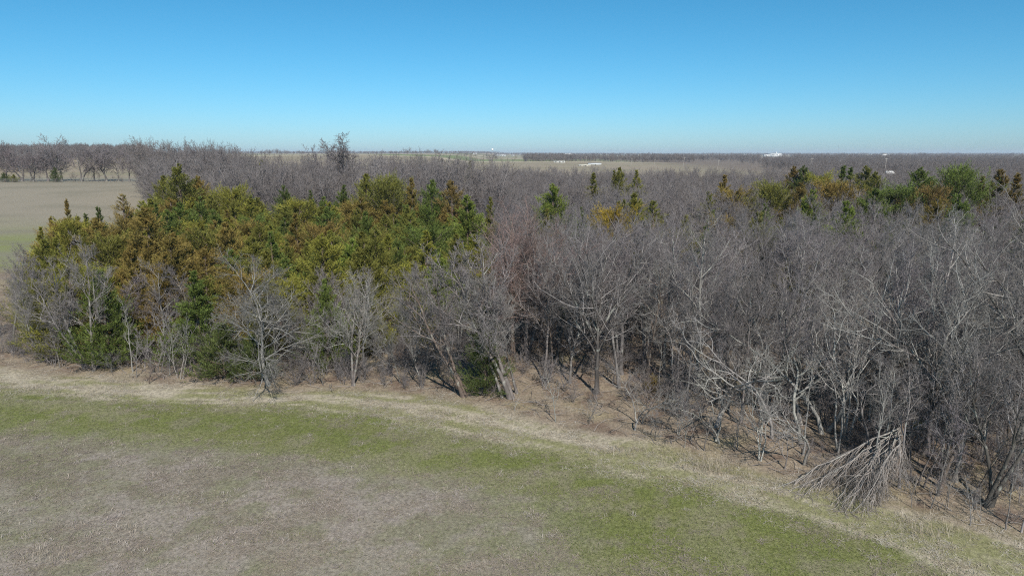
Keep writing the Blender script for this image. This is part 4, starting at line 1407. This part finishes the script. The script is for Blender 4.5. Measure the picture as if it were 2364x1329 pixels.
# sticks and low twigs over the litter
ns = 4600
yy = np.sqrt(RNG.uniform(26.0 ** 2, 75.0 ** 2, ns * 3))
xx = RNG.uniform(-0.85, 0.85, ns * 3) * yy
e = beyond(EDGE, xx, yy)
ok = (e > -0.4)
xx, yy = xx[ok][:ns], yy[ok][:ns]
p0 = np.stack([xx, yy, terr(xx, yy) + 0.03], 1)
az = RNG.uniform(0, 6.28, len(xx))
d0 = np.stack([np.cos(az), np.sin(az), RNG.uniform(0.0, 0.5, len(xx))], 1)
PP = paths(RNG, p0, d0, RNG.uniform(0.4, 2.2, len(xx)), 5, 0.22, -0.03)
PP[:, :, 2] = np.maximum(PP[:, :, 2], terr(PP[:, :, 0], PP[:, :, 1]) + 0.02)
g = Geo()
g.tube(PP, RNG.uniform(0.008, 0.028, len(xx))[:, None] * np.array([[1, 0.85, 0.7, 0.5, 0.25]]), 4)
o = link('fallen_twigs', g.mesh('fallen_twigs', M_TWIG), kind='stuff', label='fallen sticks strewn over the leaf litter', category='twigs')
o.color = (0.24, 0.21, 0.185, 1)

# ------------------------------------------------------------------ the fence row's wire fence and the pond
fx0, fx1 = at_dist(-60, 240), at_dist(352, 240)
fn = thing('wire_fence', 'wire fence on wooden posts along the tan field under the oaks', 'fence', tuple(fx0), 0)
gpost = Geo()
gpost.tube(np.array([[[0, 0, -0.1], [0.01, 0, 0.7], [0, 0.01, 1.35]]]), np.array([[0.08, 0.075, 0.07]]), 6)
mpost = gpost.mesh('fence_post', M_POST)
npost = 30
pp = np.stack([np.linspace(fx0[0], fx1[0], npost), np.full(npost, 240.0)], 1)
pz = terr(pp[:, 0], pp[:, 1])
for k in range(npost):
    q = link('post', mpost, fn)
    q.location = (pp[k, 0] - fx0[0], 0, pz[k] - fx0[2])
    q.rotation_euler = (R.uniform(-0.05, 0.05), R.uniform(-0.05, 0.05), R.uniform(0, 6))
for hgt in (0.5, 0.85, 1.2):
    gw = Geo()
    gw.tube(np.stack([pp[:, 0] - fx0[0], np.full(npost, -0.08), pz - fx0[2] + hgt], 1)[None], np.full((1, npost), 0.012), 4)
    link('wire', gw.mesh('fence_wire', M_STEEL), fn)
pc = at_dist(286, 372)
a = np.linspace(0, 2 * np.pi, 41)[:-1]
rr = 1 + 0.15 * np.sin(a * 3 + 1) + 0.1 * np.sin(a * 5)
ring = np.stack([pc[0] + 6.5 * rr * np.cos(a), pc[1] + 11 * rr * np.sin(a)], 1)
zt = float(terr(ring[:, 0], ring[:, 1]).max()) + 0.05
gpd = Geo()
v = np.concatenate([[[pc[0], pc[1], zt]], np.concatenate([ring, np.full((40, 1), zt)], 1)])
bank = np.concatenate([(ring - pc[:2]) * 1.12 + pc[:2], np.full((40, 1), zt - 1.5)], 1)
gpd.add(v, None, np.array([(0, 1 + k, 1 + (k + 1) % 40) for k in range(40)]))
link('pond', gpd.mesh('pond', M_WATER), kind='structure')
gb = Geo()
rim = np.concatenate([(ring - pc[:2]) * 1.04 + pc[:2], np.full((40, 1), zt + 0.25)], 1)
inn = np.concatenate([(ring - pc[:2]) * 0.99 + pc[:2], np.full((40, 1), zt - 0.1)], 1)
gb.add(np.concatenate([inn, rim, bank]), np.array([(k, (k + 1) % 40, 40 + (k + 1) % 40, 40 + k) for k in range(40)] + [(40 + k, 40 + (k + 1) % 40, 80 + (k + 1) % 40, 80 + k) for k in range(40)]))
link('pond_bank', gb.mesh('pond_bank', mat_plain('bank_soil', (0.24, 0.21, 0.15), 0.9, 0.2)), kind='structure')

# ------------------------------------------------------------------ buildings on the plain
def house(name, label, px, dist, w, d, h, rise, rz=0.0, wall=M_WHITE, roof=M_ROOF, windows=3, group=None, cat='house', chimney=False):
    pos = at_dist(px, dist)
    o = thing(name, label, cat, tuple(pos), rz, group)
    g = Geo()
    g.box((0, 0, h / 2 - 0.25), (w, d, h + 0.5))
    v = np.array([(-w / 2, -d / 2 + .01, h), (-w / 2, d / 2 - .01, h), (-w / 2, 0, h + rise), (w / 2, -d / 2 + .01, h), (w / 2, d / 2 - .01, h), (w / 2, 0, h + rise)])
    g.add(v, None, np.array([(0, 2, 1), (3, 4, 5)]))
    link('wall', g.mesh('wall', wall), o)
    g = Geo()
    ov = 0.5
    k = rise / (d / 2)
    for sgn in (-1, 1):
        ye, ze = sgn * (d / 2 + ov), h - ov * k
        v = np.array([(-w / 2 - ov, ye, ze + .02), (w / 2 + ov, ye, ze + .02), (w / 2 + ov, 0, h + rise + .02), (-w / 2 - ov, 0, h + rise + .02)])
        v = np.concatenate([v, v + np.array([0, 0, 0.18])])
        g.add(v, np.array([(0, 1, 2, 3), (4, 5, 6, 7), (0, 1, 5, 4), (1, 2, 6, 5), (2, 3, 7, 6), (3, 0, 4, 7)]))
    rf = link('roof', g.mesh('roof', roof), o)
    if chimney:
        g = Geo()
        g.box((w * 0.2, 0.4, h + rise + 0.3), (0.8, 0.8, 1.6))
        link('chimney', g.mesh('chimney', M_ROOF), rf)
    for q in range(windows):
        g = Geo()
        g.box((0, 0, 0), (w / (windows * 2.4), 0.1, h * 0.35))
        wi = link('window', g.mesh('window', M_GLASS), o)
        wi.location = ((q + 0.5) / windows * w - w / 2, -d / 2 - 0.04, h * 0.55)
    g = Geo()
    g.box((w * 0.04, -d / 2 - 0.05, h * 0.36), (min(1.4, w * 0.12), 0.1, h * 0.72))
    link('door', g.mesh('door', M_DARK), o)
    return o


house('farm_house', 'small white house at the left end of the far houses', 1097, 2600, 14, 9, 4.5, 3.5, 0.2)
house('farm_house', 'white house left of a pair just right of the water tower', 1149, 2650, 15, 10, 4.5, 3.5, -0.1)
house('farm_house', 'larger white house of the pair right of the water tower', 1161, 2620, 20, 11, 5, 4, 0.1, chimney=True)
house('farm_house', 'tiny white house between the pair and the dark tree line', 1184, 2700, 12, 9, 4, 3, 0.0)
house('farm_house', 'white house over the left end of the dark tree line', 1265, 2700, 16, 10, 6, 4, 0.1)
house('barn', 'wide white barn standing highest over the dark tree line', 1311, 2600, 24, 14, 8, 4, 0.0, roof=M_WHITE, cat='barn')
house('barn', 'long low white shed left of the wide white barn', 1293, 2640, 32, 10, 4.5, 2, 0.0, roof=M_CREAM, cat='shed')
house('farm_house', 'white house far right among the horizon trees', 2037, 2300, 14, 9, 11, 3, 0.0)
house('farm_shed', 'long low shed with a cream roof on the tan field', 1349, 740, 12, 5, 1.0, 0.5, 0.0, M_CREAM, M_CREAM, 4, cat='shed')
house('farm_shed', 'pale low shed with white roof left of the power pole', 1291, 900, 14, 6, 1.4, 0.6, 0.0, M_WHITE, M_CREAM, 3, cat='shed')
house('farm_shed', 'broad white low-pitched roof behind the cream-roofed shed', 1372, 800, 14, 9, 0.7, 0.9, 0.0, M_WHITE, M_PALE, 3, cat='shed')
# the large white building on the horizon
pos = at_dist(1787, 2450)
o = thing('white_hall', 'large white hall with a small spire on the horizon at right', 'building', tuple(pos), 0)
g = Geo()
g.box((0, 0, 5.75), (42, 16, 11.5))
link('wall', g.mesh('wall', M_PALE), o)
g = Geo()
g.box((0, 0, 12.6), (44, 18, 2.2), 0, 0.75)
link('roof', g.mesh('roof', M_PALE), o)
g = Geo()
g.box((-30.6, 0, 4.2), (19, 13, 8.4))
g.box((-30.6, 0, 9.0), (20, 14, 1.2), 0, 0.8)
link('side_wing', g.mesh('side_wing', M_PALE), o)
g = Geo()
g.box((2, -2, 14.8), (4, 4, 2.4))
g.box((2, -2, 18), (3.4, 3.4, 4.0), 0, 0.05)
link('spire', g.mesh('spire', M_PALE), o)
mw = Geo()
mw.box((0, 0, 0), (2.2, 0.12, 3.0))
mw = mw.mesh('window', M_GLASS)
for k in range(9):
    q = link('window', mw, o)
    q.location = (-18 + k * 4.5, -8.06, 8.2)

# water tower, masts, poles
pos = at_dist(1137, 2700)
o = thing('water_tower', 'small white water tower on the horizon left of the far houses', 'water tower', tuple(pos), 0)
g = Geo()
prof_ = np.array([(0.1, 18), (3.2, 19.5), (4.2, 22), (4.2, 24), (3.0, 26.5), (0.1, 27.5)])
an = np.arange(16) / 16 * 2 * np.pi
v = np.concatenate([np.stack([r_ * np.cos(an), r_ * np.sin(an), np.full(16, z_)], 1) for r_, z_ in prof_])
g.add(v, np.array([(k * 16 + s, k * 16 + (s + 1) % 16, (k + 1) * 16 + (s + 1) % 16, (k + 1) * 16 + s) for k in range(5) for s in range(16)]))
link('tank', g.mesh('tank', M_WHITE, True), o)
ml = Geo()
ml.tube(np.array([[[0, 0, 0], [0, 0, 20.0]]]), np.array([[0.35, 0.3]]), 6)
ml = ml.mesh('leg', M_STEEL)
for k in range(4):
    q = link('leg', ml, o)
    q.location = (3 * math.cos(k * 1.57 + .78), 3 * math.sin(k * 1.57 + .78), 0)


def mast(px, dist, h, label):
    pos = at_dist(px, dist)
    o = thing('radio_mast', label, 'mast', tuple(pos), 0)
    g = Geo()
    for k in range(3):
        a_ = k * 2.094
        g.tube(np.array([[[0.5 * math.cos(a_), 0.5 * math.sin(a_), 0], [0.3 * math.cos(a_), 0.3 * math.sin(a_), h]]]), np.array([[0.10, 0.08]]), 4)
    for k in range(int(h / 2)):
        a_, b_ = k * 2.094, (k + 1) * 2.094
        g.tube(np.array([[[0.45 * math.cos(a_), 0.45 * math.sin(a_), k * 2], [0.45 * math.cos(b_), 0.45 * math.sin(b_), k * 2 + 2]]]), np.array([[0.05, 0.05]]), 3)
    link('lattice_tower', g.mesh('lattice', M_STEEL), o)
    g = Geo()
    g.tube(np.array([[[0, 0, h - 0.5], [0, 0, h + 3]]]), np.array([[0.08, 0.04]]), 4)
    link('antenna', g.mesh('antenna', M_STEEL), o)


mast(1931, 2500, 48, 'tall thin lattice mast on the horizon right of the white hall')
mast(1411, 2600, 32, 'thin lattice mast on the horizon above the cedar pair')

POLES = [(1352, 361, 930, 0.10, 'leaning power pole at the white-roofed shed'), (1377, 367, 930, 0.0, 'power pole just right of the white-roofed shed'), (1456, 366, 760, 0.16, 'leaning power pole at the field end above the cedar pair'),
         (1509, 367, 700, 0.14, 'leaning power pole right of the field end'), (1576, 362, 690, 0.12, 'leaning power pole at the start of the right woods'), (1656, 369, 640, 0.10, 'leaning power pole above the narrow bronze cedar'),
         (1872, 364, 560, 0.0, 'dark power pole above the rusty cedar of the far group'), (1938, 371, 600, 0.0, 'pale power pole above the green cedar spires'), (1983, 376, 560, 0.03, 'short power pole right of the green cedar spires'),
         (2042, 365, 540, 0.05, 'tall power pole beside the white parked vehicle')]
mp = Geo()
mp.tube(np.array([[[0, 0, -0.3], [0, 0, 5], [0, 0, 10.0]]]), np.array([[0.19, 0.165, 0.14]]), 7)
mp = mp.mesh('pole', M_POLE)
mx = Geo()
mx.box((0, 0, 0), (2.4, 0.14, 0.16))
mx = mx.mesh('crossarm', M_POLE)
mi = Geo()
mi.tube(np.array([[[0, 0, 0], [0, 0, 0.12], [0, 0, 0.2]]]), np.array([[0.05, 0.07, 0.03]]), 6)
mi = mi.mesh('insulator', M_WHITE)
for px, ty, dist, tilt, lab in POLES:
    pos = at_dist(px, dist)
    hh = top_height(pos, ty)
    o = thing('power_pole', lab, 'power pole', tuple(pos), 0, 'power poles across the plain')
    o.scale = (hh / 10,) * 3
    o.rotation_euler = (0, tilt, 0.3)
    link('pole', mp, o)
    c = link('crossarm', mx, o)
    c.location = (0, -0.15, 9.3)
    for k in (-1.05, -0.4, 0.4, 1.05):
        q = link('insulator', mi, c)
        q.location = (k, 0, 0.08)

# white camper parked beyond the cedars
pos = at_dist(2053, 520)
o = thing('camper_van', 'white camper parked in the woods beyond the right-hand cedars', 'camper', tuple(pos), 0.1)
g = Geo()
g.box((0, 0, 1.75), (5.4, 2.3, 2.3), 0, 0.96)
g.box((3.1, 0, 1.25), (1.5, 2.1, 1.3), 0, 0.8)
link('body', g.mesh('body', M_WHITE), o)
mg = Geo()
mg.box((0, 0, 0), (0.95, 0.05, 0.6))
mg = mg.mesh('window', M_GLASS)
for k in (-1.7, -0.4, 0.9):
    q = link('window', mg, o)
    q.location = (k, -1.16, 2.1)
mwh = Geo()
mwh.tube(np.array([[[0, -0.12, 0], [0, 0.12, 0]]]), np.array([[0.4, 0.4]]), 14)
mwh = mwh.mesh('wheel', M_TYRE)
for sx in (-1.7, 2.6):
    for sy in (-1, 1):
        q = link('wheel', mwh, o)
        q.location = (sx, sy * 1.0, 0.4)
tell_apart()

# ------------------------------------------------------------------ the air between here and the horizon
gh = Geo()
gh.box((0, 4600, 17.5), (22000, 12000, 47))
hm = bpy.data.materials.new('haze_air')
hm.use_nodes = True
hm.node_tree.nodes.clear()
hv = hm.node_tree.nodes.new('ShaderNodeVolumePrincipled')
hv.inputs['Color'].default_value = (0.80, 0.88, 1.0, 1)
hv.inputs['Density'].default_value = 0.00009
ho = hm.node_tree.nodes.new('ShaderNodeOutputMaterial')
hm.node_tree.links.new(hv.outputs[0], ho.inputs['Volume'])
link('haze', gh.mesh('haze', hm), kind='stuff')
